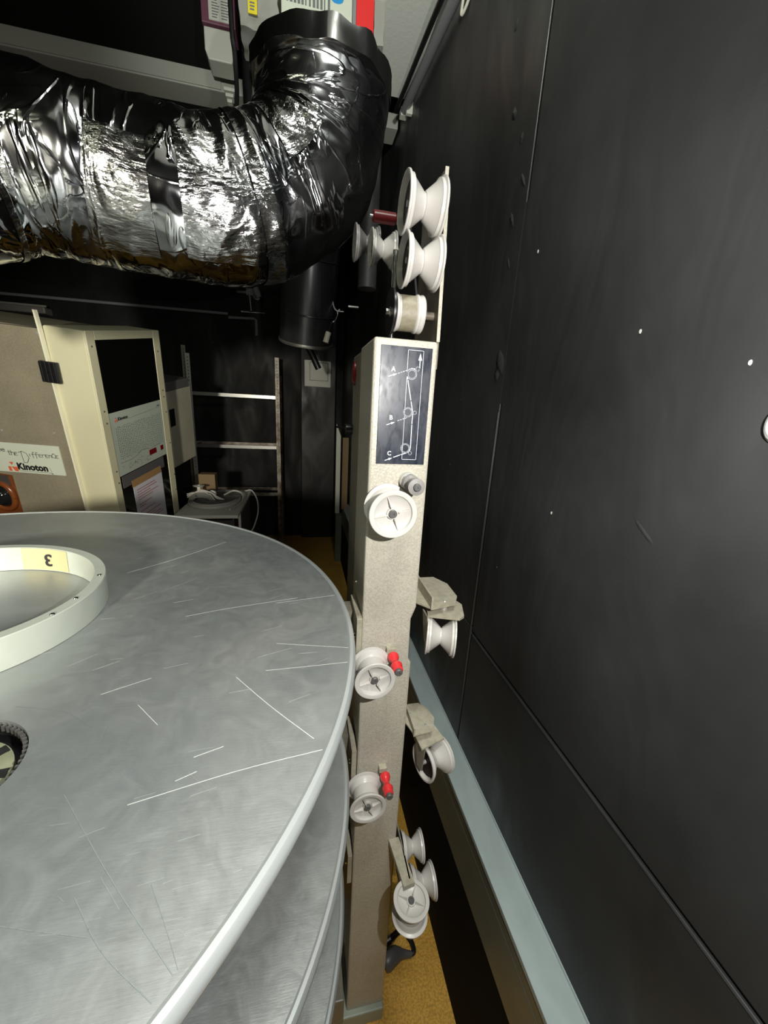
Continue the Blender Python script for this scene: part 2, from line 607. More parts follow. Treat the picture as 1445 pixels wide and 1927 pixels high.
def blister(y, z, a, b, h, ang, seed):
    bm = bmesh.new()
    n, rg = 18, 5
    c, s = math.cos(ang), math.sin(ang)
    rings = []
    for j in range(rg):
        t = j / rg
        ring = []
        for i in range(n):
            th = 2 * math.pi * i / n
            k = (1 - t) * (1 + 0.28 * noise.noise(Vector((math.cos(th) * 1.7, math.sin(th) * 1.7, seed))))
            py, pz = a * k * math.cos(th), b * k * math.sin(th)
            hh = h * (1 - (1 - t) ** 2) * (1 + 0.5 * noise.noise(Vector((py * 300, pz * 300, seed))))
            ring.append(bm.verts.new((XW + 0.0004 - hh, y + py * c - pz * s, z + py * s + pz * c)))
        rings.append(ring)
    for p, q in zip(rings, rings[1:]):
        for i in range(n):
            bm.faces.new((p[i], p[(i + 1) % n], q[(i + 1) % n], q[i]))
    bm.faces.new(rings[-1])
    return bm


for k, (y, z, a, b, h, an) in enumerate(((0.90, 1.715, .016, .030, .006, -0.4), (0.905, 1.69, .008, .018, .005, .3), (0.93, 2.02, .006, .020, .003, -.5),
                                          (0.90, 2.08, .005, .022, .003, -.6), (0.93, 2.17, .006, .012, .003, .2), (0.98, 2.24, .010, .016, .004, -.4),
                                          (0.92, 1.93, .004, .016, .002, -.5), (1.02, 2.42, .008, .010, .003, .1), (1.12, 1.63, .010, .006, .002, .2),
                                          (1.02, 1.42, .018, .004, .002, -.5), (1.15, 1.43, .006, .004, .002, .2), (0.42, 1.45, .026, .004, .0015, .6))):
    put('paint_blister', blister(y, z, a, b, h, an, k * 3.1), M_WALL, wr)
for (y, z, s) in ((0.315, 0.555, .0035), (0.50, 1.72, .002), (0.345, 1.665, .002), (0.80, 1.915, .002), (0.62, 1.42, .0018)):
    put('plaster_chip', lathe([(0, 0), (s, 0), (s * .8, .0012), (0, .0012)], 7, basis((XW, y, z), (0, 1.0, 0), (0, 0, 1.6), (-1, 0, 0))), M_PWHITE, wr)

put('wall_far', B(-3.4, XW, 4.6, 4.72, 0, 3.3), M_WALLFLAT, kind='structure', smooth=False)
put('wall_left', B(-3.52, -3.4, -1.6, 4.7, 0, 3.3), M_WALLFLAT, kind='structure', smooth=False)
put('wall_behind', B(-3.4, XW + .1, -1.72, -1.6, 0, 3.3), M_WALLFLAT, kind='structure', smooth=False)
put('ceiling', B(-3.4, XW + .1, -1.6, 4.7, 3.3, 3.36), M_CEILB, kind='structure', smooth=False)
put('ceiling_soffit', B(-0.12, XW, -1.0, 2.05, 2.9, 3.3), M_CEIL, kind='structure', smooth=False)
# pillar face standing proud of the far wall
put('wall_far_pillar', B(0.0, 0.385, 4.5, 4.6, 0, 3.3), M_WALLP, kind='structure', smooth=False, bevel=0.01)

# boxed duct along the foot of the right wall
led = put('trim_1', B(0.402, XW, -1.5, 3.72, 0.0, 0.427), M_MATT, kind='structure', smooth=False, bevel=0.002)
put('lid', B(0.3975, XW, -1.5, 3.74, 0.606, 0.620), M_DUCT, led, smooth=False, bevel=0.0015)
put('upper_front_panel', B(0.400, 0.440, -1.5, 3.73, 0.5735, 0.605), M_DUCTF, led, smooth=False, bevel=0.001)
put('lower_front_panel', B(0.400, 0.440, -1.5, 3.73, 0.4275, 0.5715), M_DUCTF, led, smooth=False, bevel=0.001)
put('end_panel', B(0.34, 0.400, 3.735, 3.75, 0.0, 0.53), M_DUCTF, led, smooth=False)
put('lid_edge', tube([(XW - .001, y, 0.6215) for y in (-0.5, 0.2, 0.5, 0.9, 1.4, 2.0, 3.0, 3.7)], 0.0022, 6), M_DUCT, led)

# ------------------------------------------------------------------ spools
def spool_a(Rr=0.0365, rd=0.026, L=0.05):
    return [(0.005, 0.004), (Rr - .007, .004), (Rr - .006, 0), (Rr - .0008, 0), (Rr, .0008), (Rr, .0028), (Rr - .004, .0036), (Rr - .0055, .0045), (Rr - .0065, .0075),
            (rd + .002, .012), (rd, .0145), (rd, L - .0145), (rd + .002, L - .012),
            (Rr - .0065, L - .0075), (Rr - .0055, L - .0045), (Rr - .004, L - .0036), (Rr, L - .0028), (Rr, L - .0008), (Rr - .0008, L), (Rr - .0055, L),
            (Rr - .0075, L - .0006), (Rr - .0085, L - .0042), (Rr - .013, L - .0075), (.010, L - .0105), (.0085, L - .010), (.0085, L - .006), (0.0, L - .006)]


def spool_v(Rr=0.0385, rm=0.016, L=0.056):
    h = L / 2
    a = [(0, .0100), (Rr - .0085, .0100), (Rr - .006, .003), (Rr - .004, 0), (Rr - .0008, 0), (Rr, .0008), (Rr, .003), (Rr - .003, .0045), (Rr - .0035, .0085), (Rr - .0065, .0095),
         (rm + .0015, h - .0016), (rm, h - .0012), (rm, h)]
    return a + [(r, L - z) for r, z in a[-2::-1]]


def mesh_of(bm, name, m):
    bmesh.ops.recalc_face_normals(bm, faces=bm.faces[:])
    me = bpy.data.meshes.new(name)
    bm.to_mesh(me)
    bm.free()
    me.materials.append(m)
    return me


ME_A = mesh_of(lathe(spool_a(), 56), 'spool', M_PLASTIC)
ME_V = mesh_of(lathe(spool_v(), 64), 'grooved_spool', M_PLASTIC)
ME_CAP = mesh_of(lathe([(0, -.012), (.0062, -.012), (.0062, .0016), (.0052, .0026), (.0022, .0026), (.0022, .0012), (0, .0012)], 24), 'hub_cap', M_GREYP)
ME_EAR = mesh_of(lathe([(0, 0), (.0295, 0), (.0295, .002), (.006, .002), (.006, .004), (0, .004)], 40), 'end_disc', M_MAROON)
ME_PIN = mesh_of(lathe([(0, 0), (.0042, 0), (.0042, .002), (.002, .002), (.002, .0008), (0, .0008)], 20), 'axle_pin', M_PLASTIC)
_bm = bmesh.new()
prism([(.009, -.0085), (.0275, -.0050), (.0275, -.0030), (.009, 0.0000)], -.0005, .0005, 'Y', _bm)
ME_RIB = mesh_of(_bm, 'rib', M_PLASTIC)


def axis_m(p, z, roll=0.0):
    z = Vector(z).normalized()
    m = z.to_track_quat('Z', 'Y').to_matrix().to_4x4() @ Matrix.Rotation(roll, 4, 'Z')
    m.translation = Vector(p)
    return m


def roller_a(parent, front, axis, roll=0.3, scale=1.0, label=None):
    """flanged guide roller; front = centre of the outer flange, axis points outwards."""
    ax = Vector(axis).normalized()
    mw = axis_m(Vector(front) - ax * 0.05 * scale, ax, roll) @ Matrix.Scale(scale, 4)
    o = link('guide_roller', ME_A, parent, mw, label=label)
    link('hub_cap', ME_CAP, o, mw @ Matrix.Translation((0, 0, .0462)))
    for k in range(4):
        link('rib', ME_RIB, o, mw @ Matrix.Rotation(k * math.pi / 2 + (0.12 if k % 2 else 0), 4, 'Z') @ Matrix.Translation((0, 0, .0492)))
    return o


def roller_v(parent, start, axis, scale=1.0, label=None, roll=0.0):
    """V-grooved roller; start = centre of the visible end flange, axis points into it."""
    ax = Vector(axis).normalized()
    mw = axis_m(start, ax, roll) @ Matrix.Scale(scale, 4)
    o = link('grooved_roller', ME_V, parent, mw, label=label)
    link('end_disc', ME_EAR, o, mw @ Matrix.Translation((0, 0, .0075)))
    link('axle_pin', ME_PIN, o, mw @ Matrix.Translation((0, 0, .0050)))
    return o


def rod(p0, p1, r, name, m, parent, label=None, seg=18):
    return put(name, cyl(p0, p1, r, seg), m, parent, label=label)


# ------------------------------------------------------------------ the tower
FY = 0.611
tower = root('film_transport_tower', (0.158, 0.70, 0.0), 'tall cream column with film rollers between the round decks and the black wall', 'film tower')
# front shell with the notch on its right edge
poly = [(0.110, 0.02), (0.2085, 0.02), (0.2085, 1.118), (0.203, 1.128), (0.2015, 1.215), (0.2100, 1.240), (0.2100, 1.700), (0.108, 1.700), (0.108, 1.08), (0.110, 1.075)]
put('column', prism(poly, FY, 0.742, 'Y'), M_CREAM, tower, smooth=False, bevel=0.004)
put('rear_housing', B(0.1085, 0.205, 0.744, 0.85, 0.02, 1.695), M_CREAMSHADE, tower, smooth=False, bevel=0.004, label='rear housing, cream with its shade put into the colour')
put('slot_lining', B(0.2018, 0.2035, 0.625, 0.70, 1.130, 1.213), M_MAROON, tower, smooth=False)
put('red_button', lathe([(0, 0), (.012, 0), (.012, .003), (.009, .006), (0, .007)], 20, basis((.1085, .815, 1.660), (0, 1, 0), (0, 0, 1.9), (-1, 0, 0))), M_REDD, tower, label='dark red button')
kn = put('latch_knob', cyl((.1085, .84, 1.548), (.094, .84, 1.548), .011), M_BLACKP, tower, label='black latch knob')
put('latch_pin', cyl((.094, .85, 1.548), (.078, .88, 1.549), .0022), M_CHROME, kn)
for (y, z, r) in ((.70, 1.255, .0035), (.665, 1.205, .0035), (.668, 1.150, .003)):
    put('screw', lathe([(0, 0), (r, 0), (r * .8, .0022), (0, .0028)], 14, basis((.108, y, z), (0, 1, 0), (0, 0, 1), (-1, 0, 0))), M_CHROME, tower)
put('screw', lathe([(0, 0), (.004, 0), (.0035, .003), (0, .004)], 14, basis((.210, .64, 1.684), (0, 1, 0), (0, 0, 1), (1, 0, 0))), M_STEELB, tower)

# diagram plate
dp = put('diagram_plate', B(.1191, .2008, FY - .0012, FY + .001, 1.5085, 1.6893), M_PLATE, tower, smooth=False, bevel=0.0004, label='blue-black plate with a white threading diagram')


def on_plate(a, b, h):
    return (a, FY - .0013 - h, b)


ln = bmesh.new()
ribbon([(.1616, 1.6847), (.1862, 1.6847), (.1862, 1.5168), (.1623, 1.5168), (.1616, 1.6847)], .0006, on_plate, bm=ln)
for cx_, cz_, r1, r2, sx, sz, sr in ((.1697, 1.6497, .0077, .0060, .1785, 1.6582, .0030), (.1672, 1.5922, .0073, .0058, .1788, 1.5920, .0027), (.1667, 1.5350, .0075, .0060, .1755, 1.5273, .0027)):
    ribbon(ringpts(cx_, cz_, r1), .0006, on_plate, bm=ln)
    ribbon(ringpts(cx_, cz_, r2), .0006, on_plate, bm=ln)
    ribbon(ringpts(sx, sz, sr, 16), .0006, on_plate, bm=ln)
put('diagram_lines', ln, M_LINE, dp, smooth=False)
fp = bmesh.new()
ribbon([(.1482, 1.5199), (.1594, 1.5242), (.1698, 1.5276), (.1738, 1.5301), (.1756, 1.5348), (.1752, 1.5737), (.1755, 1.5912), (.1710, 1.6101), (.1636, 1.6414), (.1615, 1.6486), (.1627, 1.6542),
        (.1665, 1.6577), (.1714, 1.6584), (.1755, 1.6572), (.1777, 1.6548), (.1803, 1.6554), (.1815, 1.6582), (.1814, 1.670)], .0013, on_plate, bm=fp)
prism([(.1784, 1.6707), (.1845, 1.6706), (.1814, 1.6811)], FY - .0017, FY - .0012, 'Y', fp)
for a, b in (((.1326, 1.6445), (.1461, 1.6494)), ((.1338, 1.5714), (.1468, 1.5760)), ((.1339, 1.5144), (.1461, 1.5188))):
    d = (Vector(b) - Vector(a)).normalized()
    n_ = Vector((-d.y, d.x))
    hb = Vector(b) - d * .0065
    ribbon([a, tuple(hb)], .0011, on_plate, bm=fp)
    prism([tuple(hb + n_ * .0018), tuple(hb - n_ * .0018), b], FY - .0017, FY - .0012, 'Y', fp)
for a, b in (((.1471, 1.6495), (.1626, 1.6556)), ((.1507, 1.5781), (.1668, 1.5840))):
    for k in range(4):
        p = Vector(a).lerp(Vector(b), k / 4 + .03)
        q = Vector(a).lerp(Vector(b), k / 4 + .17)
        ribbon([tuple(p), tuple(q)], .0007, on_plate, bm=fp)
put('film_path_arrows', fp, M_LINE, dp, smooth=False)
for ch, (a, b) in zip('ABC', ((.1398, 1.6558), (.1402, 1.5832), (.1405, 1.5264))):
    t = text_bm(ch, .0098, .0002, .0002, align='CENTER')
    t.transform(basis((a, FY - .0014, b - .0035), (1, 0, 0), (0, 0, 1), (0, -1, 0)))
    put('letter', t, M_LINE, dp, smooth=False)

# rollers on the column face
roller_a(tower, (.1400, .553, 1.438), (0, -1, 0), 0.22, 1.06)
roller_a(tower, (.1250, .550, 1.134), (0, -1, 0), 0.35)
roller_a(tower, (.1250, .550, .838), (0, -1, 0), 0.30)
for x, z in ((.140, 1.438), (.125, 1.134), (.125, .838)):
    rod((x, FY + .001, z), (x, .596, z), .007, 'axle', M_STEELB, tower)
# grey pinch roller at the top
rod((.174, FY + .001, 1.482), (.174, .596, 1.482), .0145, 'roller_boss', M_STEELB, tower)
kg = put('pinch_roller', lathe([(0, 0), (.0125, 0), (.0135, .002), (.0135, .014), (.0095, .017), (.0085, .020), (.0085, .036), (.0125, .040), (.0135, .042), (.0135, .044), (.006, .045), (.006, .043), (0, .043)], 32,
                               axis_m((.174, .597, 1.482), (0, -1, 0))), M_GREYP2, tower, label='dark grey pinch roller')
put('hub_cap', lathe([(0, 0), (.0058, 0), (.0058, .006), (.0045, .007), (.0014, .007), (.0014, .005), (0, .005)], 20, axis_m((.174, .554, 1.482), (0, -1, 0))), M_GREYP, kg)
# red pinch rollers
for z in (1.149, .862):
    x = .1665
    put('mounting_block', B(x - .011, x + .005, .600, FY + .001, z + .001, z + .013), M_CREAMS, tower, smooth=False, bevel=.001)
    rr = put('pinch_roller', lathe([(0, 0), (.0075, 0), (.0105, .003), (.0105, .008), (.0085, .013), (.0062, .017), (.0060, .021), (.0078, .026), (.0108, .030), (.0108, .033), (.0095, .038), (.0095, .043), (.006, .045), (0, .045)], 32,
                                   axis_m((x, .598, z), (0, -1, 0))), M_RED, tower, label='red waisted pinch roller')
    put('hub_cap', lathe([(0, 0), (.0068, 0), (.0068, .006), (.0055, .0075), (.002, .0075), (.002, .005), (0, .005)], 20, axis_m((x, .5545, z), (0, -1, 0))), M_GREYP, rr)

# rail plate above the column with its three rollers
put('top_rail', prism([(.612, 1.66), (.612, 1.70), (.625, 1.902), (.640, 1.905), (.634, 1.9095), (.634, 1.936), (.74, 1.936), (.74, 1.66)], .2065, .2105, 'X'), M_SHADEBROWN, tower, smooth=False, label='rail plate on top of the column, shade put into its brown')
put('rail_edge', prism([(.6112, 1.70), (.6242, 1.901), (.6262, 1.901), (.6132, 1.70)], .2060, .2112, 'X'), M_CREAM, tower, smooth=False)
put('rail_edge', prism([(.6335, 1.910), (.6335, 1.937), (.6355, 1.937), (.6355, 1.910)], .2055, .2108, 'X'), M_CREAM, tower, smooth=False)
roller_v(tower, (.1450, .628, 1.881), (1, 0, 0), 1.0)
roller_v(tower, (.1485, .628, 1.810), (1, 0, 0), 0.98)
rod((.199, .628, 1.881), (.2068, .628, 1.881), .006, 'axle', M_STEELB, tower)
rod((.201, .628, 1.810), (.2068, .628, 1.810), .006, 'axle', M_STEELB, tower)
put('screw', lathe([(0, 0), (.005, 0), (.0045, .003), (0, .005)], 16, basis((.2105, .640, 1.808), (0, 1, 0), (0, 0, 1), (1, 0, 0))), M_STEELB, tower)
put('drum_roller', lathe([(0, .002), (.020, .002), (.0265, 0), (.0275, .001), (.0275, .003), (.0255, .006), (.0252, .031), (.0275, .033), (.0280, .036), (.0265, .038), (.0275, .040), (.0280, .043), (.0265, .045), (0, .045)], 44,
                         axis_m((.142, .640, 1.741), (1, 0, 0))), M_PLASTIC, tower, label='grey-beige drum roller')
put('drum_band', lathe([(.0258, .007), (.0258, .031)], 44, axis_m((.142, .640, 1.741), (1, 0, 0))), M_TAUPE, tower, smooth=True)
rod((.185, .640, 1.741), (.2068, .640, 1.741), .006, 'axle', M_SHADEBROWN, tower)
lv = put('lever_plate', prism([(.640 + .034 * math.cos(t), 1.741 + .034 * math.sin(t)) for t in [i * 2 * math.pi / 36 for i in range(36)]], .1355, .1385, 'X'), M_BLACKP, tower, label='round black lever plate')
put('bolt', lathe([(0, 0), (.0075, 0), (.0075, .001), (.0045, .0012), (.0045, .006), (0, .0065)], 6, basis((.1355, .640, 1.741), (0, 1, 0), (0, 0, 1), (-1, 0, 0))), M_CHROME, lv)
rod((.1385, .640, 1.741), (.1422, .640, 1.741), .006, 'axle', M_STEELB, tower)
rod((.146, .668, 1.699), (.146, .668, 1.835), .0042, 'upright_rod', M_CHROME, tower, label='chrome upright rod')
# rear arm with the second pair of rollers and a dark red one
put('rear_arm', prism([(.76, 1.69), (.84, 1.69), (1.02, 1.92), (1.02, 2.01), (.90, 2.01), (.78, 1.80)], .2150, .2190, 'X'), M_BLACKP, tower, smooth=False, label='black rear arm plate')
roller_v(tower, (.150, .95, 1.932), (1, 0, 0), 0.98)
rod((.204, .95, 1.932), (.2152, .95, 1.932), .006, 'axle', M_STEELB, tower)
put('pinch_roller', lathe([(0, 0), (.010, 0), (.0115, .002), (.0115, .048), (.010, .05), (0, .05)], 28, axis_m((.150, .93, 1.984), (1, 0, 0))), M_REDD, tower, label='dark red pinch roller')
put('collar', lathe([(0, 0), (.006, 0), (.009, .004), (.006, .009), (0, .009)], 20, axis_m((.199, .93, 1.984), (1, 0, 0))), M_STEELB, tower)
rod((.207, .93, 1.984), (.2152, .93, 1.984), .004, 'axle', M_STEELB, tower)
rod((.151, .93, 1.984), (.144, .93, 1.984), .003, 'axle', M_STEELB, tower)
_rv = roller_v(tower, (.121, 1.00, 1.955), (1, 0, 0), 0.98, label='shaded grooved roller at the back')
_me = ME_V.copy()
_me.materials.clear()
_me.materials.append(M_GREYP2)  # grey copy of the off-white roller, its shade put into the colour
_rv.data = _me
rod((.175, 1.00, 1.955), (.2152, 1.00, 1.955), .005, 'axle', M_STEELB, tower)

# hinged bracket, upper right of the column
ba = put('side_bracket', prism([(.2390, .602), (.2890, .614), (.3045, .644), (.3050, .700), (.285, .735), (.245, .735), (.2060, .690), (.2060, .640)], 1.2375, 1.2405), M_CREAMS, tower, smooth=False, label='cream angle bracket carrying a grooved roller')
put('upright_flange', prism([(.2355, .602), (.2390, .602), (.2390, .735), (.2355, .735)], 1.2375, 1.263), M_CREAMS, ba, smooth=False)
put('rivet', lathe([(0, 0), (.003, 0), (.0022, .0015), (0, .002)], 12, Matrix.Translation((.272, .627, 1.2405))), M_STEELB, ba)
put('lower_plate', prism([(.2330, .609), (.2900, .590), (.3020, .598), (.3150, .640), (.3105, .654), (.2410, .640)], 1.2185, 1.2235), M_CREAMS, ba, smooth=False)
put('plate_post', cyl((.272, .627, 1.2235), (.272, .627, 1.2376), .006), M_STEELB, ba)
put('roller_fork', prism([(.640, 1.2185), (.609, 1.2185), (.596, 1.165), (.604, 1.158), (.618, 1.165)], .2325, .2355, 'X'), M_CREAMS, ba, smooth=False)
mw_ = Vector((.2360, .616, 1.178))
roller_v(tower, mw_, (.945, -.325, -.02), 0.98)
rod((.2335, .617, 1.179), (.2460, .613, 1.178), .004, 'axle', M_STEELB, tower)
put('bracket_stem', B(.200, .236, .690, .733, 1.2376, 1.262), M_CREAMS, tower, smooth=False)

# second bracket, turned towards the decks
bb = put('side_bracket', prism([(.2210, .585), (.2600, .590), (.2740, .622), (.2670, .653), (.2520, .668), (.2300, .668), (.2060, .660), (.2060, .632)], .9640, .9670), M_CREAMS, tower, smooth=False, label='cream bracket with a grooved roller turned towards the decks')
put('upright_flange', prism([(.2180, .585), (.2210, .585), (.2210, .650), (.2180, .650)], .9640, .982), M_CREAMS, bb, smooth=False)
for p in ((.250, .607), (.226, .640)):
    put('rivet', lathe([(0, 0), (.003, 0), (.0022, .0015), (0, .002)], 12, Matrix.Translation((*p, .967))), M_STEELB, bb)
put('lower_plate', prism([(.2290, .603), (.2330, .572), (.2870, .590), (.2800, .618), (.2740, .640), (.2350, .640)], .9400, .9440), M_CREAMS, bb, smooth=False)
put('plate_post', cyl((.255, .612, .9440), (.255, .612, .9642), .006), M_STEELB, bb)
ax_ = Vector((.93, .30, -.04)).normalized()
st_ = Vector((.2430, .585, .893))
side = Vector((-.30, .93, 0)).normalized()
f_ = bmesh.new()
o_ = st_ - ax_ * .004
up_ = Vector((0, 0, 1))
for k in (0, 1):
    pass
pts_ = [o_ + side * a + up_ * b for a, b in ((-.010, .048), (.020, .048), (.010, -.012), (-.006, -.012))]
va = [f_.verts.new(p) for p in pts_]
vb = [f_.verts.new(p - ax_ * .003) for p in pts_]
f_.faces.new(va)
f_.faces.new(vb[::-1])
for i in range(4):
    f_.faces.new((va[i], vb[i], vb[(i + 1) % 4], va[(i + 1) % 4]))
put('roller_fork', f_, M_CREAMSHADE, bb, smooth=False)
roller_v(tower, st_, ax_, 0.98)
rod(o_ - ax_ * .001, st_ + ax_ * .006, .004, 'axle', M_STEELB, tower)

# bottom arm with its three rollers
put('bottom_arm', prism([(.190, .612), (.2135, .612), (.2265, .522), (.2020, .518)], .640, .652), M_CREAMS, tower, smooth=False, label='flat cream arm reaching forward near the foot')
roller_a(tower, (.2135, .500, .6445), (0, -.02, 1), 0.95)
rod((.2135, .500, .585), (.2135, .500, .598), .005, 'axle', M_STEELB, tower)
put('arm_web', prism([(.530, .652), (.68, .652), (.68, .545), (.56, .530), (.530, .60)], .2160, .2190, 'X'), M_CREAMSHADE, tower, smooth=False)
roller_v(tower, (.2195, .600, .634), (1, -.06, 0), 0.84)
roller_v(tower, (.2380, .568, .566), (1, -.03, 0), 0.92)
rod((.2185, .568, .566), (.2450, .568, .566), .005, 'axle', M_STEELB, tower)

# support arms reaching under each deck
DC = (-.476, .520)
for zt in (1.226, .924, .629):
    ar = put('support_arm', prism([(.700, zt), (.606, zt), (.606, zt - .085), (.640, zt - .085), (.700, zt - .06)], .0975, .1075, 'X'), M_CREAMS, tower, smooth=False, bevel=.0008, label='cream arm plate carrying a deck')
    put('arm_beam', B(DC[0] - .05, .0975, .655, .695, zt - .05, zt - .012), M_CREAMSHADE, ar, smooth=False)
    put('bolt', lathe([(0, 0), (.0045, 0), (.003, .003), (0, .0035)], 10, basis((.0975, .625, zt - .045), (0, 1, 0), (0, 0, 1), (-1, 0, 0))), M_CHROME, ar)
# foot
put('base_plate', prism([(-.10, .598), (.208, .598), (.215, .66), (.215, .86), (-.10, .86)], 0.0, .05), M_BASEG, tower, smooth=False, bevel=.004, label='pale green-grey base plate')
put('base_frame', B(-.9, .100, .59, .70, .05, .150), M_CREAMSHADE, tower, smooth=False, bevel=.003)

# ------------------------------------------------------------------ the decks
def tilt_m(c):
    a, b = -.0357, .0048
    zx = Vector((1, 0, a)).normalized()
    n_ = Vector((-a, -b, 1)).normalized()
    yx = n_.cross(zx)
    return basis(c, zx, yx, n_)


RAD = .5547


def deck(c, label, hole):
    r_ = root('film_deck', (c[0], c[1], c[2] - .016), label, 'film deck', 'round aluminium decks')
    mw = tilt_m(c)
    WM_keep = mw
    bm = bmesh.new()
    n = 160
    hx, hy = .186, -.203
    hr = .058
    top_o, top_i, bot_i, bot_o = [], [], [], []
    rin = RAD - .010
    for i in range(n):
        th = 2 * math.pi * i / n
        d = Vector((math.cos(th), math.sin(th)))
        h = Vector((hx, hy))
        b_ = h.dot(d)
        t = -b_ + math.sqrt(b_ * b_ - (h.length_squared - rin * rin))
        o_ = h + d * t
        q = h + d * hr
        top_o.append(bm.verts.new((o_.x, o_.y, 0)))
        top_i.append(bm.verts.new((q.x, q.y, 0)))
        bot_i.append(bm.verts.new((q.x, q.y, -.005)))
        bot_o.append(bm.verts.new((o_.x, o_.y, -.005)))
    for i in range(n):
        j = (i + 1) % n
        bm.faces.new((top_i[i], top_o[i], top_o[j], top_i[j]))
        bm.faces.new((top_i[i], top_i[j], bot_i[j], bot_i[i]))
        bm.faces.new((bot_i[i], bot_i[j], bot_o[j], bot_o[i]))
        bm.faces.new((top_o[i], bot_o[i], bot_o[j], top_o[j]))
    plate = put('deck_plate', bm, M_ALU, r_, mw=mw, local=True)
    rim = [(RAD - .0105, -.006), (RAD - .0105, .0002), (RAD - .008, .0016), (RAD - .004, .0012), (RAD - .001, -.0025), (RAD, -.0075), (RAD - .001, -.0125), (RAD - .005, -.0155), (RAD - .009, -.0155), (RAD - .0105, -.006)]
    put('rolled_rim', lathe(rim, 192), M_RIM, r_, mw=mw, local=True)
    if hole:
        hm = mw @ Matrix.Translation((hx, hy, 0))
        hb = put('hub_well', lathe([(.0, -.026), (.0575, -.026), (.0575, -.0055), (.0595, -.0055), (.0595, -.028), (0, -.028)], 60), M_BLACKP, r_, mw=hm, local=True, label='dark hub well with toothed ring')
        put('hub_disc', lathe([(0, -.012), (.043, -.012), (.047, -.0135), (.047, -.020), (0, -.020)], 60), M_OLIVE, hb, mw=hm, local=True, label='olive-grey hub disc with black slots')
        for k in range(9):
            mk = hm @ Matrix.Rotation(R(-70 + k * 40), 4, 'Z')
            put('slot', B(.022, .0455, -.0045, .0045, -.0122, -.0112), M_BLACKP, hb, mw=mk, local=True, smooth=False)
        put('inner_ring', lathe([(.018, -.012), (.018, -.0095), (.0205, -.0095), (.0205, -.012)], 40), M_STEEL, hb, mw=hm, local=True)
        tb = bmesh.new()
        for k in range(64):
            a = 2 * math.pi * k / 64
            t2 = bmesh.new()
            box(t2, .0535, .0572, -.0012, .0012, -.0085, -.003)
            t2.transform(Matrix.Rotation(a, 4, 'Z'))
            me = bpy.data.meshes.new('t')
            t2.to_mesh(me)
            tb.from_mesh(me)
            bpy.data.meshes.remove(me)
            t2.free()
        put('ring_teeth', tb, M_STEEL, hb, mw=hm, local=True, smooth=False, kind='stuff')
    return r_, plate, mw


deck1, plate1, MW1 = deck((-.4789, .5093, 1.300), 'topmost round aluminium deck, scratched, with the grey ring lying on it', True)
deck((-.4743, .5452, 1.000), 'middle round aluminium deck, partly hidden beneath the topmost one', False)
deck((-.4737, .5596, .700), 'lowest round aluminium deck, only a narrow crescent showing', False)
for z, c in ((1.3, (-.4789, .5093)), (1.0, (-.4743, .5452)), (.7, (-.4737, .5596))):
    rod((c[0], .655, z - .09), (c[0], .655, z - .0066), .03, 'deck_bearing', M_STEEL, tower)


def deckpt(px, py):
    """point on the top deck for a ray direction given in the photo's own measurements"""
    d = rot @ Vector((px - W / 2, -(py - H / 2), -FPX))
    nn = MW1.to_3x3() @ Vector((0, 0, 1))
    t = (MW1.translation - CAM).dot(nn) / d.dot(nn)
    return MW1.inverted() @ (CAM + d * t)


# long scuffs and scratches on the deck plate, thin raised or inked strokes on its surface
def scratch(pts, w, m, name):
    pp = [deckpt(*p) for p in pts]
    q = smooth_pts(pp, 5)
    put(name, ribbon([(v.x, v.y) for v in q], w * .55, lambda a, b, h: (a, b, .00012 + h), .00012), m, plate1, mw=MW1, local=True, smooth=False)


for p, w in (([(120, 1495), (200, 1640), (325, 1835)], .0011), ([(140, 1690), (190, 1790), (285, 1888)], .0010), ([(0, 1744), (80, 1755), (165, 1765)], .0009),
             ([(285, 1665), (318, 1765), (335, 1825)], .0006), ([(205, 1365), (190, 1398)], .0006), ([(30, 1330), (120, 1340), (172, 1370)], .0006)):
    scratch(p, w, M_DARKMARK, 'scuff_mark')
for p, w in (([(606, 1411), (450, 1450), (240, 1515)], .0008), ([(658, 1219), (520, 1211)], .0007), ([(655, 1246), (560, 1256), (500, 1262)], .0007), ([(425, 1020), (330, 1052), (240, 1078)], .0009),
             ([(560, 1125), (430, 1145), (350, 1160)], .0008), ([(260, 1327), (296, 1364)], .0009), ([(285, 1276), (190, 1307)], .0007), ([(445, 1275), (510, 1330), (590, 1390)], .0012), ([(630, 1120), (520, 1135)], .0006),
             ([(420, 1405), (365, 1425)], .0010), ([(370, 1452), (330, 1470)], .0008)):
    scratch(p, w, M_BRIGHTMARK, 'scratch')

fs_ = bmesh.new()
for i in range(75):
    px_, py_ = random.uniform(60, 640), random.uniform(1010, 1800)
    L_ = random.uniform(12, 70)
    a_ = R(random.gauss(-14, 5) if random.random() < .8 else random.uniform(20, 70))
    q0, q1 = deckpt(px_, py_), deckpt(px_ + L_ * math.cos(a_), py_ + L_ * math.sin(a_))
    if max(Vector((q0.x, q0.y)).length, Vector((q1.x, q1.y)).length) < RAD - .02 and (Vector((q0.x - .186, q0.y + .203)).length > .09):
        ribbon([(q0.x, q0.y), (q1.x, q1.y)], random.uniform(.00015, .0003), lambda a, b, h: (a, b, .0001 + h), .0001, bm=fs_)
put('fine_scratches', fs_, M_FINE, plate1, mw=MW1, local=True, smooth=False, kind='stuff')

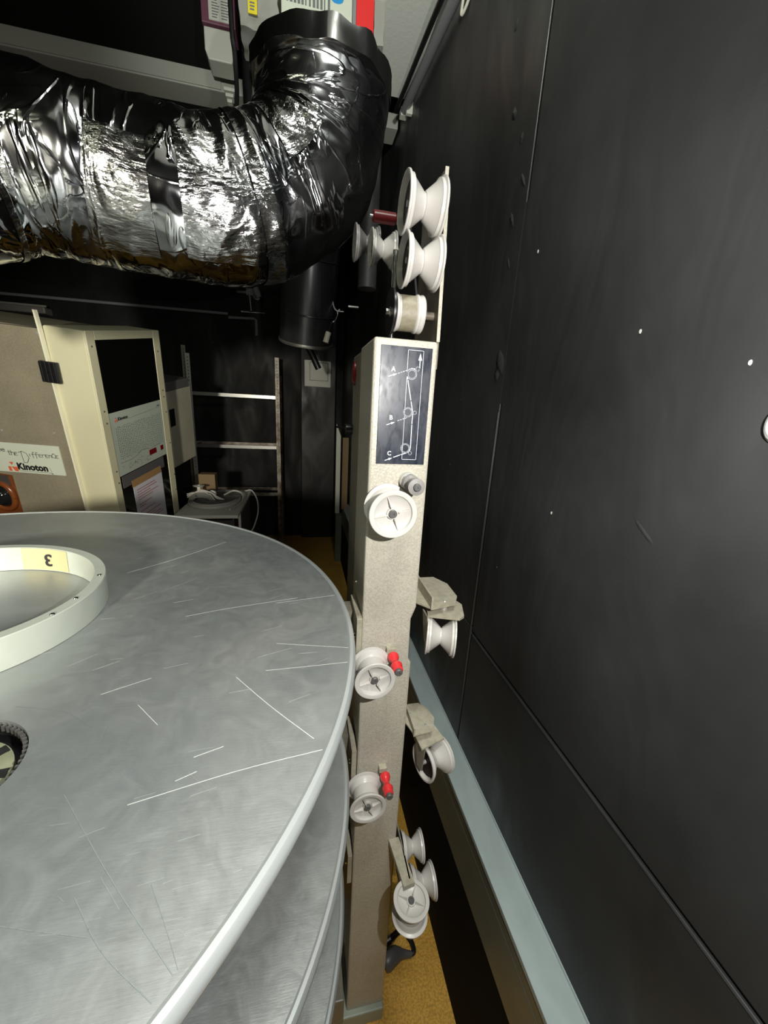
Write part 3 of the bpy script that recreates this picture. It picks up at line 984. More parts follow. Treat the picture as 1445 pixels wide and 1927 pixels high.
# ring lying on the top deck
RC = (-.4535, .549)
zr = 1.300 - .0357 * (RC[0] + .4789) + .0048 * (RC[1] - .5093) + .0006
RM = tilt_m((RC[0], RC[1], zr))
ring = root('centre_ring', (RC[0], RC[1], zr), 'light grey metal ring with a yellowed tape label, lying on the topmost deck', 'ring')
ro, ri, rh = .1715, .1565, .040
body = put('ring_body', lathe([(ri, 0), (ro, 0), (ro, rh - .001), (ro - .001, rh), (ri + .001, rh), (ri, rh - .001), (ri, 0)], 128), M_GREYRING, ring, mw=RM, local=True)
tp = bmesh.new()
nn_ = 14
vs = []
for i in range(nn_ + 1):
    a = R(64 + 28 * i / nn_)
    for rr_, zz in ((ri - .0008, .0015), (ri - .0008, rh - .001), (ri + .0002, .0015), (ri + .0002, rh - .001)):
        vs.append(tp.verts.new((rr_ * math.cos(a), rr_ * math.sin(a), zz)))
for i in range(nn_):
    a, b = vs[i * 4:i * 4 + 4], vs[i * 4 + 4:i * 4 + 8]
    tp.faces.new((a[0], a[1], b[1], b[0]))
    tp.faces.new((a[2], b[2], b[3], a[3]))
    tp.faces.new((a[1], a[3], b[3], b[1]))
    tp.faces.new((a[0], b[0], b[2], a[2]))
tape = put('tape_label', tp, M_TAPE, ring, mw=RM, local=True, label='yellowed tape marked 3')
t = text_bm('3', .030, .0003, .0004, align='CENTER')
t.transform(Matrix.Rotation(math.pi, 4, 'Z'))
aa = R(77)
t.transform(basis(((ri - .0022) * math.cos(aa), (ri - .0022) * math.sin(aa), .030), (math.sin(aa), -math.cos(aa), 0), (0, 0, 1), (-math.cos(aa), -math.sin(aa), 0)))
put('numeral', t, M_INK, tape, mw=RM, local=True, smooth=False)
put('felt_lining', lathe([(ri - .0010, .001), (ri - .0010, rh * .55), (ri + .0002, rh * .55), (ri + .0002, .001)], 90), M_BLACKP, ring, mw=RM, local=True) if False else None
for a, rr_ in ((R(17), .164), (R(-8), .162), (R(-22), .167)):
    put('screw', lathe([(0, 0), (.003, 0), (.002, .0012), (0, .0014)], 12, Matrix.Translation((rr_ * math.cos(a), rr_ * math.sin(a), rh))), M_CHROME, ring, mw=RM, local=True)
put('stop_lug', lathe([(0, 0), (.013, 0), (.013, .008), (.010, .011), (0, .012)], 24, Matrix.Translation((.1435 * math.cos(R(-27)), .1435 * math.sin(R(-27)), .0))), M_BLACKP, ring, mw=RM, local=True, label='black rubber lug')

# ------------------------------------------------------------------ foil duct
dpts = [(-.80, .86, 1.885), (-.687, .921, 1.935), (-.596, .950, 1.968), (-.537, .987, 1.993), (-.461, 1.003, 2.002), (-.381, 1.025, 1.998), (-.287, 1.034, 1.992), (-.188, 1.056, 2.000),
        (-.085, 1.085, 2.035), (.000, 1.100, 2.095), (.040, 1.106, 2.170), (.050, 1.100, 2.235), (.051, 1.095, 2.285)]
DR = .149
duct = root('foil_duct', (-.2, 1.03, 2.03), 'large crinkled foil-wrapped duct elbow hanging above the decks', 'duct')


def duct_mesh(pts, r, amp, s0=0.0, s1=1.0, seg=150, lift=0.0, wrinkle=1.0):
    P = smooth_pts(pts, 14)
    i0, i1 = int(s0 * (len(P) - 1)), int(s1 * (len(P) - 1))
    bm = bmesh.new()
    uvl = bm.loops.layers.uv.new('UVMap')
    t = (P[1] - P[0]).normalized()
    u = Vector((0, 0, 1))
    u = (u - t * u.dot(t)).normalized()
    rings, al = [], []
    L = 0.0
    for i, p in enumerate(P):
        if i:
            L += (p - P[i - 1]).length
        if 0 < i < len(P) - 1:
            t = (P[i + 1] - P[i - 1]).normalized()
        u = (u - t * u.dot(t)).normalized()
        w = t.cross(u)
        if i < i0 or i > i1:
            continue
        ring = []
        for k in range(seg):
            th = 2 * math.pi * k / seg
            d = u * math.cos(th) + w * math.sin(th)
            q = p + d * r
            n1 = noise.noise(q * 5.0) * .020
            cr = noise.noise(Vector((L * 17, th * 1.1, 3.0)))
            n2 = (abs(cr)) * -.009
            n3 = noise.noise(Vector((L * 45, th * 5, 9.0))) * .0015
            ring.append(bm.verts.new(p + d * (r + lift + (n1 + (n2 + n3) * wrinkle) * amp)))
        rings.append(ring)
        al.append(L)
    for j, (a, b) in enumerate(zip(rings, rings[1:])):
        for k in range(seg):
            l = (k + 1) % seg
            f = bm.faces.new((a[k], a[l], b[l], b[k]))
            vals = [(al[j], k), (al[j], k + 1), (al[j + 1], k + 1), (al[j + 1], k)]
            for lp, (uu, kk) in zip(f.loops, vals):
                lp[uvl].uv = (uu, kk * 2 * math.pi * r / seg)
    return bm


def densify(pts, n):
    return smooth_pts(pts, n)


dd = densify(dpts, 2)
sleeve = put('foil_sleeve', duct_mesh(dd, DR, 1.0), M_FOIL, duct, smooth=True)
for m_ in ('sharp_edge',):
    at = sleeve.data.attributes.get(m_)
    if at:
        sleeve.data.attributes.remove(at)
for a, b in ((.19, .205), (.63, .655)):
    tpz = put('foil_tape_band', duct_mesh(dd, DR, 1.0, a, b, lift=.0022), M_FOILT, duct)
    at = tpz.data.attributes.get('sharp_edge')
    if at:
        tpz.data.attributes.remove(at)
# patches of embossed tape
def patch(s0, s1, k0, k1, lift=.003):
    bm = duct_mesh(dd, DR, 1.0, s0, s1, lift=lift)
    bm.verts.ensure_lookup_table()
    seg = 150
    kill = [v for i, v in enumerate(bm.verts) if not (k0 <= (i % seg) <= k1)]
    bmesh.ops.delete(bm, geom=kill, context='VERTS')
    return bm


PATCHES = ((.40, .50, 30, 64), (.535, .625, 24, 60), (.71, .80, 14, 34), (.215, .30, 28, 50))
for pz in PATCHES:
    o = put('foil_patch', patch(*pz), M_FOILT, duct)
    at = o.data.attributes.get('sharp_edge')
    if at:
        o.data.attributes.remove(at)
_c = bmesh.new()
tube([(.051, 1.095, 2.262), (.051, 1.095, 2.285), (.051, 1.095, 2.300)], DR + .004, 72, smooth=False, bm=_c)
for v in _c.verts:
    n_ = noise.noise_vector(v.co * 22) * .009
    v.co += n_
put('end_collar', _c, M_FOILT, duct)
put('riser', tube([(.051, 1.12, 2.22), (.051, 1.30, 2.31), (.03, 1.55, 2.44), (-.10, 2.0, 2.60), (-.14, 2.42, 2.70), (-.14, 2.46, 2.90), (-.14, 2.46, 3.30)], .055, 24), M_DTUBE, duct)

# ------------------------------------------------------------------ things up at the ceiling
tr = root('cable_trunking', (-1.1, 2.2, 2.87), 'long grey cable trunking crossing under the ceiling behind the foil duct', 'trunking')
put('trunking_body', B(-2.6, .46, 2.20, 2.32, 2.875, 2.935), M_TRUNK, tr, smooth=False, bevel=.003)
put('trunking_lid', B(-2.6, -.33, 2.194, 2.20, 2.880, 2.938), M_TRUNK, tr, smooth=False, bevel=.001)
for k in range(3):
    put('gland', B(-.315 + k * .006, -.27 - k * .006, 2.16, 2.20, 2.862 - k * .02, 2.874 - k * .02), M_PWHITE, tr, smooth=False, bevel=.002)
put('hanger', B(.36, .39, 2.22, 2.30, 2.935, 3.30), M_BLACKP, tr, smooth=False)
put('hanger', B(-1.4, -1.37, 2.22, 2.30, 2.935, 3.30), M_BLACKP, tr, smooth=False)

jb = root('junction_box', (-.31, 2.06, 2.86), 'grey plastic junction box with chamfered foot beneath a printed label', 'box')
put('box_body', prism([(-.362, 2.915), (-.350, 2.885), (-.262, 2.885), (-.252, 2.915), (-.252, 2.985), (-.362, 2.985)], 2.05, 2.14, 'Y'), M_PWHITE, jb, smooth=False, bevel=.004)
put('box_bracket', B(-.35, -.27, 2.14, 2.19, 2.93, 2.97), M_BLACKP, jb, smooth=False)
put('screw', cyl((-.366, 2.08, 2.96), (-.361, 2.08, 2.96), .004), M_CHROME, jb)
put('screw', cyl((-.252, 2.08, 2.945), (-.246, 2.08, 2.945), .004), M_CHROME, jb)
gb = root('gear_box', (-.31, 2.06, 2.99), 'mauve and white labelled control box above the junction box', 'box')
put('box_body', B(-.37, -.245, 2.06, 2.16, 3.002, 3.28), M_PURP, gb, smooth=False, bevel=.003)
lb = put('label_sheet', B(-.342, -.262, 2.057, 2.060, 3.012, 3.20), M_PWHITE, gb, smooth=False)
pr = bmesh.new()
for i in range(9):
    for j in range(2):
        z = 3.02 + i * .0085
        x = -.33 + j * .034
        box(pr, x, x + random.uniform(.018, .03), 2.0562, 2.057, z, z + .003)
put('small_print', pr, M_INKG, lb, smooth=False, kind='stuff')
put('hanger_rod', cyl((-.31, 2.10, 3.27), (-.31, 2.10, 3.30), .006), M_STEEL, gb)
bar = put('mounting_bar', B(-.235, -.20, 2.14, 2.17, 2.80, 3.30), M_BLACKP, label='black upright bar beside the labelled control box', cat='bar', smooth=False)
for pts, r_ in (([(-.17, 1.70, 2.90), (-.175, 1.70, 2.80), (-.165, 1.72, 2.71), (-.12, 1.74, 2.66), (-.11, 1.6, 2.58)], .007), ([(-.135, 1.72, 2.90), (-.14, 1.72, 2.81), (-.13, 1.74, 2.72), (-.08, 1.74, 2.64)], .004)):
    pass
put('hanging_cable', tube([(-.215, 1.70, 3.30), (-.215, 1.70, 2.80), (-.210, 1.72, 2.70), (-.22, 1.80, 2.62), (-.26, 1.9, 2.56)], .008), M_BLACKP, label='black cable hanging left of the packages above the duct', cat='cable')

bag = root('wrapped_package', (-.12, 1.72, 2.80), 'crumpled clear-wrapped grey package with a yellow sticker', 'package')
bmb = B(-.185, -.065, 1.66, 1.80, 2.745, 2.899)
bmesh.ops.subdivide_edges(bmb, edges=bmb.edges[:], cuts=7, use_grid_fill=True)
for v in bmb.verts:
    n_ = noise.noise_vector(v.co * 26) * .010
    v.co += Vector((n_.x, n_.y, min(0, n_.z)))
put('package_wrap', bmb, M_CLEAR, bag)
st = put('sticker', B(-.156, -.128, 1.640, 1.6425, 2.765, 2.810), M_YEL, bag, smooth=False, label='yellow sticker')
pr = bmesh.new()
for i in range(4):
    box(pr, -.150, -.150 + random.uniform(.008, .016), 1.6392, 1.640, 2.773 + i * .008, 2.777 + i * .008)
put('small_print', pr, M_INKG, st, smooth=False, kind='stuff')
wb = root('white_carton', (.07, 1.72, 2.83), 'white carton with a blue dot against the ceiling behind the duct', 'box')
put('carton', B(-.055, .172, 1.655, 1.80, 2.795, 2.899), M_WHITE, wb, smooth=False, bevel=.002)
put('blue_dot', prism([(.122 + .021 * math.cos(i * math.pi / 12), 2.868 + .013 * math.sin(i * math.pi / 12)) for i in range(24)], 1.6535, 1.655, 'Y'), M_BLUE, wb, smooth=False)
pr = bmesh.new()
for i in range(12):
    x = -.04 + i * .012
    box(pr, x, x + random.uniform(.004, .009), 1.6535, 1.655, 2.83, 2.83 + random.uniform(.02, .06))
put('faint_print', pr, M_INKG, wb, smooth=False, kind='stuff')
rb = put('red_carton', B(.186, .246, 1.66, 1.80, 2.770, 2.899), M_REDL, label='bright red carton beside the white one under the ceiling', cat='box', smooth=False, bevel=.002)
put('grey_carton_edge', B(.1735, .1855, 1.657, 1.80, 2.78, 2.899), M_TUBE, label='narrow grey carton squeezed between the white and the red one', cat='box', smooth=False, bevel=.001)
cl = B(.2475, .281, 1.665, 1.80, 2.785, 2.899)
bmesh.ops.subdivide_edges(cl, edges=cl.edges[:], cuts=6, use_grid_fill=True)
for v in cl.verts:
    n_ = noise.noise_vector(v.co * 40) * .004
    v.co += Vector((max(0, n_.x), n_.y, min(0, n_.z)))
put('clear_bag', cl, M_CLEAR, label='clear crinkled bag at the right end of the cartons', cat='bag')

pw = root('wall_conduit', (.440, 1.5, 2.75), 'grey conduit running along the top of the right wall', 'pipe')
put('conduit', tube([(.440, .95, 2.672), (.440, 1.41, 2.742), (.440, 1.985, 2.822)], .0165, 20), M_TUBE, pw)
cp = put('clip', B(.440, .4672, 1.945, 1.965, 2.79, 2.845), M_PWHITE, pw, smooth=False, bevel=.003, label='white saddle clip')
put('end_cap', B(.425, .455, 1.985, 2.02, 2.805, 2.835), M_PWHITE, pw, smooth=False, bevel=.003)
put('black_conduit', tube([(.412, .95, 2.690), (.412, 1.41, 2.762), (.412, 2.04, 2.845)], .009, 16), M_BLACKP, label='thin black conduit beside the grey one', cat='pipe')
put('wire_loop', tube([(.452, 1.28, 2.80), (.448, 1.33, 2.725), (.455, 1.37, 2.690), (.462, 1.33, 2.705), (.462, 1.26, 2.76)], .004, 8), M_WIRE, label='cream wire loop hanging at the top of the right wall', cat='wire')

wk = root('wall_button', (XW, .300, 1.603), 'round chrome button on the black wall at the right edge', 'button')
put('button_body', lathe([(0, 0), (.0125, 0), (.0125, .003), (.0105, .006), (.0085, .0065), (.006, .005), (0, .005)], 36, basis((XW, .300, 1.603), (0, 1, 0), (0, 0, 1.5), (-1, 0, 0))), M_STEELB, wk)

# ------------------------------------------------------------------ sheet metal pipe, hanging bits
p2 = root('hanging_pipe', (.03, 2.1, 1.95), 'dark sheet metal pipe with beaded seams hanging behind the foil duct', 'pipe')
a0, a1 = Vector((.062, 1.93, 2.47)), Vector((.026, 2.12, 1.885))
put('pipe_body', cyl(a0, a1, .128, 56), M_DTUBE, p2)
dv = (a1 - a0).normalized()
for f_ in (.42, .78, 1.0):
    c_ = a0.lerp(a1, f_)
    put('bead', lathe([(.127, -.004), (.131, -.002), (.132, 0), (.131, .002), (.127, .004)], 56, axis_m(c_, dv)), M_DTUBE if f_ < 1 else M_STEEL, p2)
put('clamp_ring', lathe([(.1285, -.012), (.133, -.012), (.133, -.004), (.1285, -.004)], 56, axis_m(a1, dv)), M_STEEL, p2)
put('pipe_hanger', cyl((.062, 1.93, 2.46), (.062, 1.93, 2.50), .03), M_BLACKP, p2)
put('white_plug', cyl((.128, 1.96, 1.918), (.115, 1.96, 1.872), .013), M_WIRE, label='cream plug hanging at the lip of the dark pipe', cat='plug')
put('plug_wire', tube([(.129, 1.96, 1.92), (.140, 1.96, 1.955), (.155, 1.97, 1.965), (.172, 2.0, 2.000)], .003, 6), M_CHROME, label='bent wire holding the cream plug', cat='wire')
put('drop_pipe', cyl((.315, 2.05, 2.14), (.315, 2.05, 3.30), .045, 28), M_DPIPE, label='dark grey upright pipe behind the tower rollers', cat='pipe')
for i, (pts, r_) in enumerate((([(.150, 2.0, 2.105), (.147, 2.0, 2.070), (.155, 2.0, 2.035), (.170, 2.0, 2.020), (.182, 2.0, 2.028)], .003), ([(.172, 2.0, 2.022), (.172, 2.0, 2.005)], .003), ([(.17, 2.0, 2.02), (.20, 2.0, 2.02)], .0025))):
    put('wire_hook', tube(pts, r_, 6, smooth=i == 0), M_STEELB, label=('curved bright wire hook in the dark beside the pipe', 'short upright wire stub under the curved hook', 'short level wire stub beside the curved hook')[i], cat='hook')
put('steel_pin', cyl((.222, 2.0, 2.045), (.270, 2.0, 2.045), .005), M_STEELB, label='bright horizontal steel pin behind the tower', cat='pin')
put('steel_bracket', prism([(.125, 1.985), (.165, 1.985), (.165, 1.979), (.131, 1.979), (.131, 1.87), (.125, 1.87)], 2.05, 2.06, 'Y'), M_STEEL, label='thin bent steel bracket left of the tower', cat='bracket', smooth=False)

# ------------------------------------------------------------------ tilted projector console
Fv = Vector((0.2593265, 0.94940677, 0.17713429))
Uv = Vector((0.03913853, -0.193589, 0.98030173))
Sv = Vector((0.96499634, -0.24728544, -0.08736115))
CO = Vector((-.85779, 1.9, 1.828875))


def con_root(name, o, label, cat):
    r_ = bpy.data.objects.new(name, None)
    COL.objects.link(r_)
    m = basis(o, Sv, Fv, Uv)
    r_.matrix_world = m
    WM[r_.name] = m
    r_['label'] = label
    r_['category'] = cat
    return r_, m


con, CM = con_root('projector_console', CO, 'tilted cream and taupe projector console with a control panel and a white sign', 'projector')


def cb(name, m, parent, *a, bevel=0.0, label=None):
    return put(name, B(*a), m, parent, mw=CM, local=True, smooth=False, bevel=bevel, label=label)


cb('console_body', M_YELLOW, con, -.178, -.002, .004, .515, -1.25, -.001, bevel=.008)
cb('rear_body', M_TAUPE, con, -1.0, -.180, .030, .49, -1.25, -.018)
fr = cb('side_frame', M_YELLOW, con, -.004, .004, .0, .048, -1.25, 0, bevel=.003)
cb('side_frame', M_YELLOW, con, -.004, .004, .445, .500, -1.25, 0, bevel=.003)
cb('side_frame', M_YELLOW, con, -.004, .004, .048, .445, -.036, 0, bevel=.001)
cb('dark_window', M_GLOSSB, con, -.004, .0015, .048, .446, -.346, -.036, label='black glass window')
pn = cb('control_panel', M_PANELG, con, -.004, .0022, .048, .460, -.655, -.3465, label='pale grey-green control panel with fine print')
cb('lower_recess', M_GLOSSB, con, -.004, .001, .048, .475, -1.25, -.656)
tp_ = cb('grey_strip', M_GREYP, con, .001, .003, .060, .405, -.722, -.660)
nt = cb('notice', M_PAPER, con, .0012, .0030, .128, .372, -1.05, -.728, label='white printed notice')
cb('brown_tape', M_KRAFT, con, .0030, .0040, .122, .368, -.742, -.704, label='brown tape along the top of the notice')
pr = bmesh.new()
z = -.765
for i in range(15):
    if i in (5, 7, 8):
        z -= .014
    ln_ = random.uniform(.10, .20) if i not in (6,) else .05
    box(pr, .0030, .0034, .150, .150 + ln_, z - .0052, z)
    z -= .0145
put('notice_print', pr, M_INKR, nt, mw=CM, local=True, smooth=False, kind='stuff')
# printed matrix on the control panel
pr = bmesh.new()
for i in range(30):
    f0 = .078 + i * .0118
    z = -.412 - random.uniform(0, .01)
    while z > -.575:
        h_ = random.uniform(.003, .009)
        box(pr, .0022, .0026, f0, f0 + .0042, z - h_, z)
        z -= h_ + random.uniform(.003, .006)
put('printed_matrix', pr, M_INKG, pn, mw=CM, local=True, smooth=False, kind='stuff')
pr = bmesh.new()


def onp(a, b, h):
    return (.0022 + h, a, b)


ribbon([(.16, -.392), (.30, -.386), (.425, -.380)], .0012, onp, bm=pr)
ribbon([(.07, -.592), (.15, -.595), (.20, -.585), (.235, -.572), (.275, -.575), (.30, -.583), (.40, -.578)], .0022, onp, bm=pr)
for i in range(26):
    a, b = random.uniform(.07, .30), random.uniform(-.640, -.602)
    ribbon([(a, b), (a + random.uniform(.003, .012), b)], .002, onp, bm=pr)
ribbon(ringpts(.135, -.623, .010, 18), .0014, onp, bm=pr)
ribbon([(.408, -.372), (.425, -.372)], .008, onp, bm=pr)
ribbon([(.172, -.610), (.172, -.622)], .005, onp, bm=pr)
put('panel_markings', pr, M_INKG, pn, mw=CM, local=True, smooth=False)
for nm, a in (('display', (.292, .352, -.618, -.590)), ('display', (.392, .416, -.618, -.592))):
    cb(nm, M_DISPLAY, pn, .0022, .0040, *a, label='dark red display window')


def con_text(txt, size, f0, u0, m, parent, off=.0004, shear=0.0, face='side', s0=0.0, name='lettering', spacing=1.0):
    t = text_bm(txt, size, .0003, off, shear, spacing=spacing)
    if face == 'side':
        t.transform(basis((.0026, f0, u0), (0, 1, 0), (0, 0, 1), (1, 0, 0)))
    else:
        t.transform(basis((s0, f0, u0), (1, 0, 0), (0, 0, 1), (0, -1, 0)))
    return put(name, t, m, parent, mw=CM, local=True, smooth=False)


con_text('Kinoton', .021, .100, -.388, M_INK, pn, .0007)


def logo(parent, fn, a0, b0, s):
    bm = bmesh.new()

    def q(poly):
        lo = [bm.verts.new(fn(a0 + x * s, b0 + y * s, 0)) for x, y in poly]
        hi = [bm.verts.new(fn(a0 + x * s, b0 + y * s, .0006)) for x, y in poly]
        bm.faces.new(hi)
        n = len(poly)
        for i in range(n):
            bm.faces.new((lo[i], lo[(i + 1) % n], hi[(i + 1) % n], hi[i]))
    q([(0, .5), (0, 0), (.30, 0), (.30, .5)])
    q([(.25, 1.0), (.72, 1.0), (.48, .66)])
    q([(.34, .5), (1.0, .5), (1.0, 0), (.66, 0)])
    put('logo_mark', bm, M_LOGO, parent, mw=CM, local=True, smooth=False)


logo(pn, onp, .078, -.392, .020)
for a in ((.022, -.06), (.024, -.33), (.026, -.385), (.030, -.62), (.032, -.68), (.470, -.10), (.474, -.30), (.476, -.335), (.48, -.42), (.484, -.60), (.49, -.80), (.49, -.90)):
    put('screw', lathe([(0, 0), (.0045, 0), (.003, .002), (0, .0022)], 12, basis((.004, a[0], a[1]), (0, 1, 0), (0, 0, 1), (1, 0, 0))), M_GREYP, con, mw=CM, local=True)
# taupe door with cut-out, edge strip, latch and sign
door = put('door_leaf', prism([(-1.0, -.03), (-.183, -.017), (-.150, -1.25), (-.510, -1.25), (-.500, -.705), (-1.0, -.705)], -.004, .028, 'Y'), M_TAUPE, con, mw=CM, local=True, smooth=False, bevel=.002, label='taupe door with a cut-out')
put('door_edge', prism([(-.187, .052), (-.180, .052), (-.176, -.018), (-.143, -1.25), (-.150, -1.25), (-.184, -.018)], -.012, .004, 'Y'), M_STRIP, con, mw=CM, local=True, smooth=False)
ho = cb('latch', M_BLACKP, con, -.208, -.134, -.020, -.004, -.226, -.140, bevel=.003, label='black ribbed latch')
for k in range(4):
    cb('rib', M_BLACKP, ho, -.205 + k * .019, -.193 + k * .019, -.026, -.020, -.225, -.141, bevel=.003)
put('screw', cyl((-.172, -.020, -.182), (-.172, -.028, -.182), .0022), M_CHROME, ho, mw=CM, local=True)
for a in ((-.199, -.035), (-.483, -.481), (-.233, -.458)):
    put('screw', lathe([(0, 0), (.006, 0), (.0045, .003), (0, .0034)], 14, basis((a[0], -.004, a[1]), (1, 0, 0), (0, 0, 1), (0, -1, 0))), M_STEELB, con, mw=CM, local=True)
sg = put('sign_board', prism([(-.86, -.565), (-.225, -.518), (-.222, -.663), (-.86, -.712)], -.0075, -.004, 'Y'), M_WHITE, con, mw=CM, local=True, smooth=False, label='white sign with handwriting and a maker name')
SL = Vector((.9973, .0737))      # the sign's baseline direction


def onsign(a, b, h):
    """a along, b across the sign from its lower right corner"""
    return (-.222 + a * SL.x - b * SL.y, -.0076 - h, -.663 + a * SL.y + b * SL.x)


t = text_bm('Kinoton', .046, .0004, .0022, spacing=1.02)
xs = [v.co.x for v in t.verts]
wd = max(xs) - min(xs)
t.transform(Matrix.Scale(.150 / wd, 4))
t.transform(basis(onsign(-.232, .016, 0), (SL.x, 0, SL.y), (-SL.y, 0, SL.x), (0, -1, 0)))
put('maker_name', t, M_INK, sg, mw=CM, local=True, smooth=False)
t = text_bm('the experience and the technology', .0072, .0003, 0)
t.transform(basis(onsign(-.228, .0065, 0), (SL.x, 0, SL.y), (-SL.y, 0, SL.x), (0, -1, 0)))
t.free()
put('underline', ribbon([(-.225, .008), (-.070, .008)], .0022, onsign, .0004), M_INKG, sg, mw=CM, local=True, smooth=False)
logo(sg, onsign, -.278, .004, .046)
pr = ribbon([(-.070, .034), (-.066, .012)], .0016, onsign)
ribbon([(-.0655, .006), (-.0645, .004)], .006, onsign, bm=pr)
put('exclamation_mark', pr, M_INKG, sg, mw=CM, local=True, smooth=False)
GL = {'S': [[(.85, .85), (.5, 1), (.15, .8), (.3, .58), (.75, .42), (.9, .2), (.55, 0), (.1, .1)]],
      'e': [[(.15, .32), (.8, .36), (.65, .6), (.3, .6), (.12, .3), (.35, .02), (.8, .1)]],
      't': [[(.45, .95), (.42, .1), (.7, .02)], [(.12, .62), (.8, .68)]],
      'h': [[(.2, 1), (.18, 0)], [(.18, .4), (.5, .62), (.75, .45), (.75, 0)]],
      'E': [[(.75, .62), (.2, .62), (.15, 0), (.75, 0)], [(.18, .32), (.6, .34)]],
      'D': [[(.25, 1), (.2, -.5)], [(-.15, .85), (.4, 1.05), (.95, .8), (1.1, .2), (.7, -.45), (.2, -.5)]],
      'i': [[(.4, .55), (.38, 0)]],
      'f': [[(.8, .95), (.5, 1), (.35, .7), (.32, -.35)], [(.1, .5), (.75, .56)]],
      'r': [[(.2, .6), (.2, 0)], [(.2, .4), (.5, .62), (.8, .55)]],
      'n': [[(.2, .6), (.2, 0)], [(.2, .42), (.5, .62), (.75, .45), (.78, 0)]],
      'C': [[(.9, .85), (.5, 1), (.15, .6), (.2, .15), (.6, 0), (.95, .15)]]}
hw = bmesh.new()


def write(word, a, b, s, adv=.8):
    for ch in word:
        for st_ in GL[ch]:
            ribbon([(a + x * s, b + y * s) for x, y in st_], .0024, onsign, bm=hw)
        a += s * adv
    return a


write('S', -.335, .098, .040)
write('ee', -.300, .100, .022)
write('thE', -.258, .086, .023, .72)
write('D', -.196, .070, .036)
write('iffErEnCE', -.156, .086, .021, .78)
put('handwriting', hw, M_INKD, sg, mw=CM, local=True, smooth=False)
# mechanism behind the cut-out
mech = cb('mechanism', M_AMBER, con, -1.0, -.508, .006, .029, -1.2, -.71, label='amber-brown mechanism behind the cut-out')
tb = tube([(-.585 + .058 * math.cos(t_), .0, -.83 + .07 * math.sin(t_)) for t_ in [i * math.pi / 8 for i in range(17)]], .014, 12)
put('amber_ring', tb, M_AMBER, mech, mw=CM, local=True)
put('lens', lathe([(0, -.035), (.03, -.03), (.048, -.012), (.052, .004), (0, .004)], 36, basis((-.587, -.0, -.83), (1, 0, 0), (0, 0, 1.1), (0, 1, 0))), M_LENS, mech, mw=CM, local=True)
cb('steel_plate', M_STEEL, mech, -.60, -.53, -.002, .006, -.765, -.715)
# pedestal to the floor
put('pedestal', B(-1.55, -1.02, 2.15, 2.60, 0.0, .95), M_BLACKP, con, smooth=False)

# smaller box behind it
O2 = Vector((-.7834, 2.60, 1.6100))
r2 = bpy.data.objects.new('lamp_house', None)
COL.objects.link(r2)
C2 = basis(O2, Sv, Fv, Uv)
r2.matrix_world = C2
WM[r2.name] = C2
r2['label'] = 'warm grey cabinet with a black grip recess behind the console'
r2['category'] = 'cabinet'
put('cabinet_body', B(-.36, 0, .0, .268, -.48, 0), M_BEIGE2, r2, mw=C2, local=True, smooth=False, bevel=.003)
put('cabinet_top', prism([(-.36, 0.0005), (0, 0.0005), (-.004, .052), (-.36, .058)], .004, .266, 'Y'), M_GREYP, r2, mw=C2, local=True, smooth=False, bevel=.003)
put('grip_recess', B(-.0, .002, .004, .060, -.213, -.106), M_GLOSSB, r2, mw=C2, local=True, smooth=False, bevel=.001)
put('cabinet_edge', B(-.01, .003, .262, .271, -.48, .03), M_GREYP, r2, mw=C2, local=True, smooth=False)
put('cabinet_stand', B(-1.10, -.90, 2.72, 2.90, 0.0, 1.20), M_BLACKP, r2, smooth=False)
put('card_box', B(-.733, -.62, 2.96, 3.05, .9155, 1.05), M_CARD, label='brown card box on the far end of the desk', cat='box', smooth=False, bevel=.002)

# ------------------------------------------------------------------ desk and what lies on it
dk = root('desk', (-.65, 2.7, 0), 'pale desk with a square corner behind the top deck', 'desk')
put('desk_top', B(-.735, -.376, 2.35, 3.06, .895, .915), M_PWHITE, dk, smooth=False, bevel=.002)
put('side_panel', B(-.405, -.392, 2.56, 3.02, 0, .895), M_GREYP, dk, smooth=False)
put('panel_edge', B(-.406, -.391, 2.548, 2.56, 0, .895), M_PWHITE, dk, smooth=False)
put('side_panel', B(-.73, -.717, 2.40, 3.02, 0, .895), M_GREYP, dk, smooth=False)
put('modesty_panel', B(-.717, -.405, 3.00, 3.015, .2, .895), M_GREYP, dk, smooth=False)
put('record_disc', lathe([(0, .004), (.148, .004), (.152, .002), (.152, 0), (0, 0)], 60, Matrix.Translation((-.575, 2.72, .9385))), M_GREYP, label='dark grey flat disc lying on the coil of cable', cat='disc')
co = bmesh.new()
for k in range(7):
    rr = .135 + (k % 3) * .0115
    tube([(-.572 + rr * math.cos(t_), 2.70 + rr * 1.35 * math.sin(t_), .9215 + (k // 3) * .0056 + .0008 * math.sin(3 * t_ + k)) for t_ in [i * math.pi / 12 for i in range(25)]], .0055, 8, bm=co, n=3)
put('cable_coil', co, M_WIREW, label='flat coil of off-white cable around the dark disc on the desk', cat='cable')
put('loose_cable', tube([(-.52, 2.74, .950), (-.47, 2.80, .965), (-.41, 2.77, .955), (-.390, 2.66, .935), (-.41, 2.56, .922), (-.44, 2.46, .922)], .006, 8), M_WIREW, label='loose off-white cable end curling over the dark disc', cat='cable')
put('hanging_loop', tube([(-.42, 2.98, .922), (-.37, 2.99, .925), (-.325, 2.92, .87), (-.315, 2.85, .79), (-.34, 2.78, .70), (-.37, 2.72, .66)], .005, 8), M_WIREW, label='cable loop drooping over the right edge of the desk', cat='cable')
bk = root('metal_casting', (-.62, 2.58, .945), 'grey metal casting with a small white wheel on the desk', 'bracket')
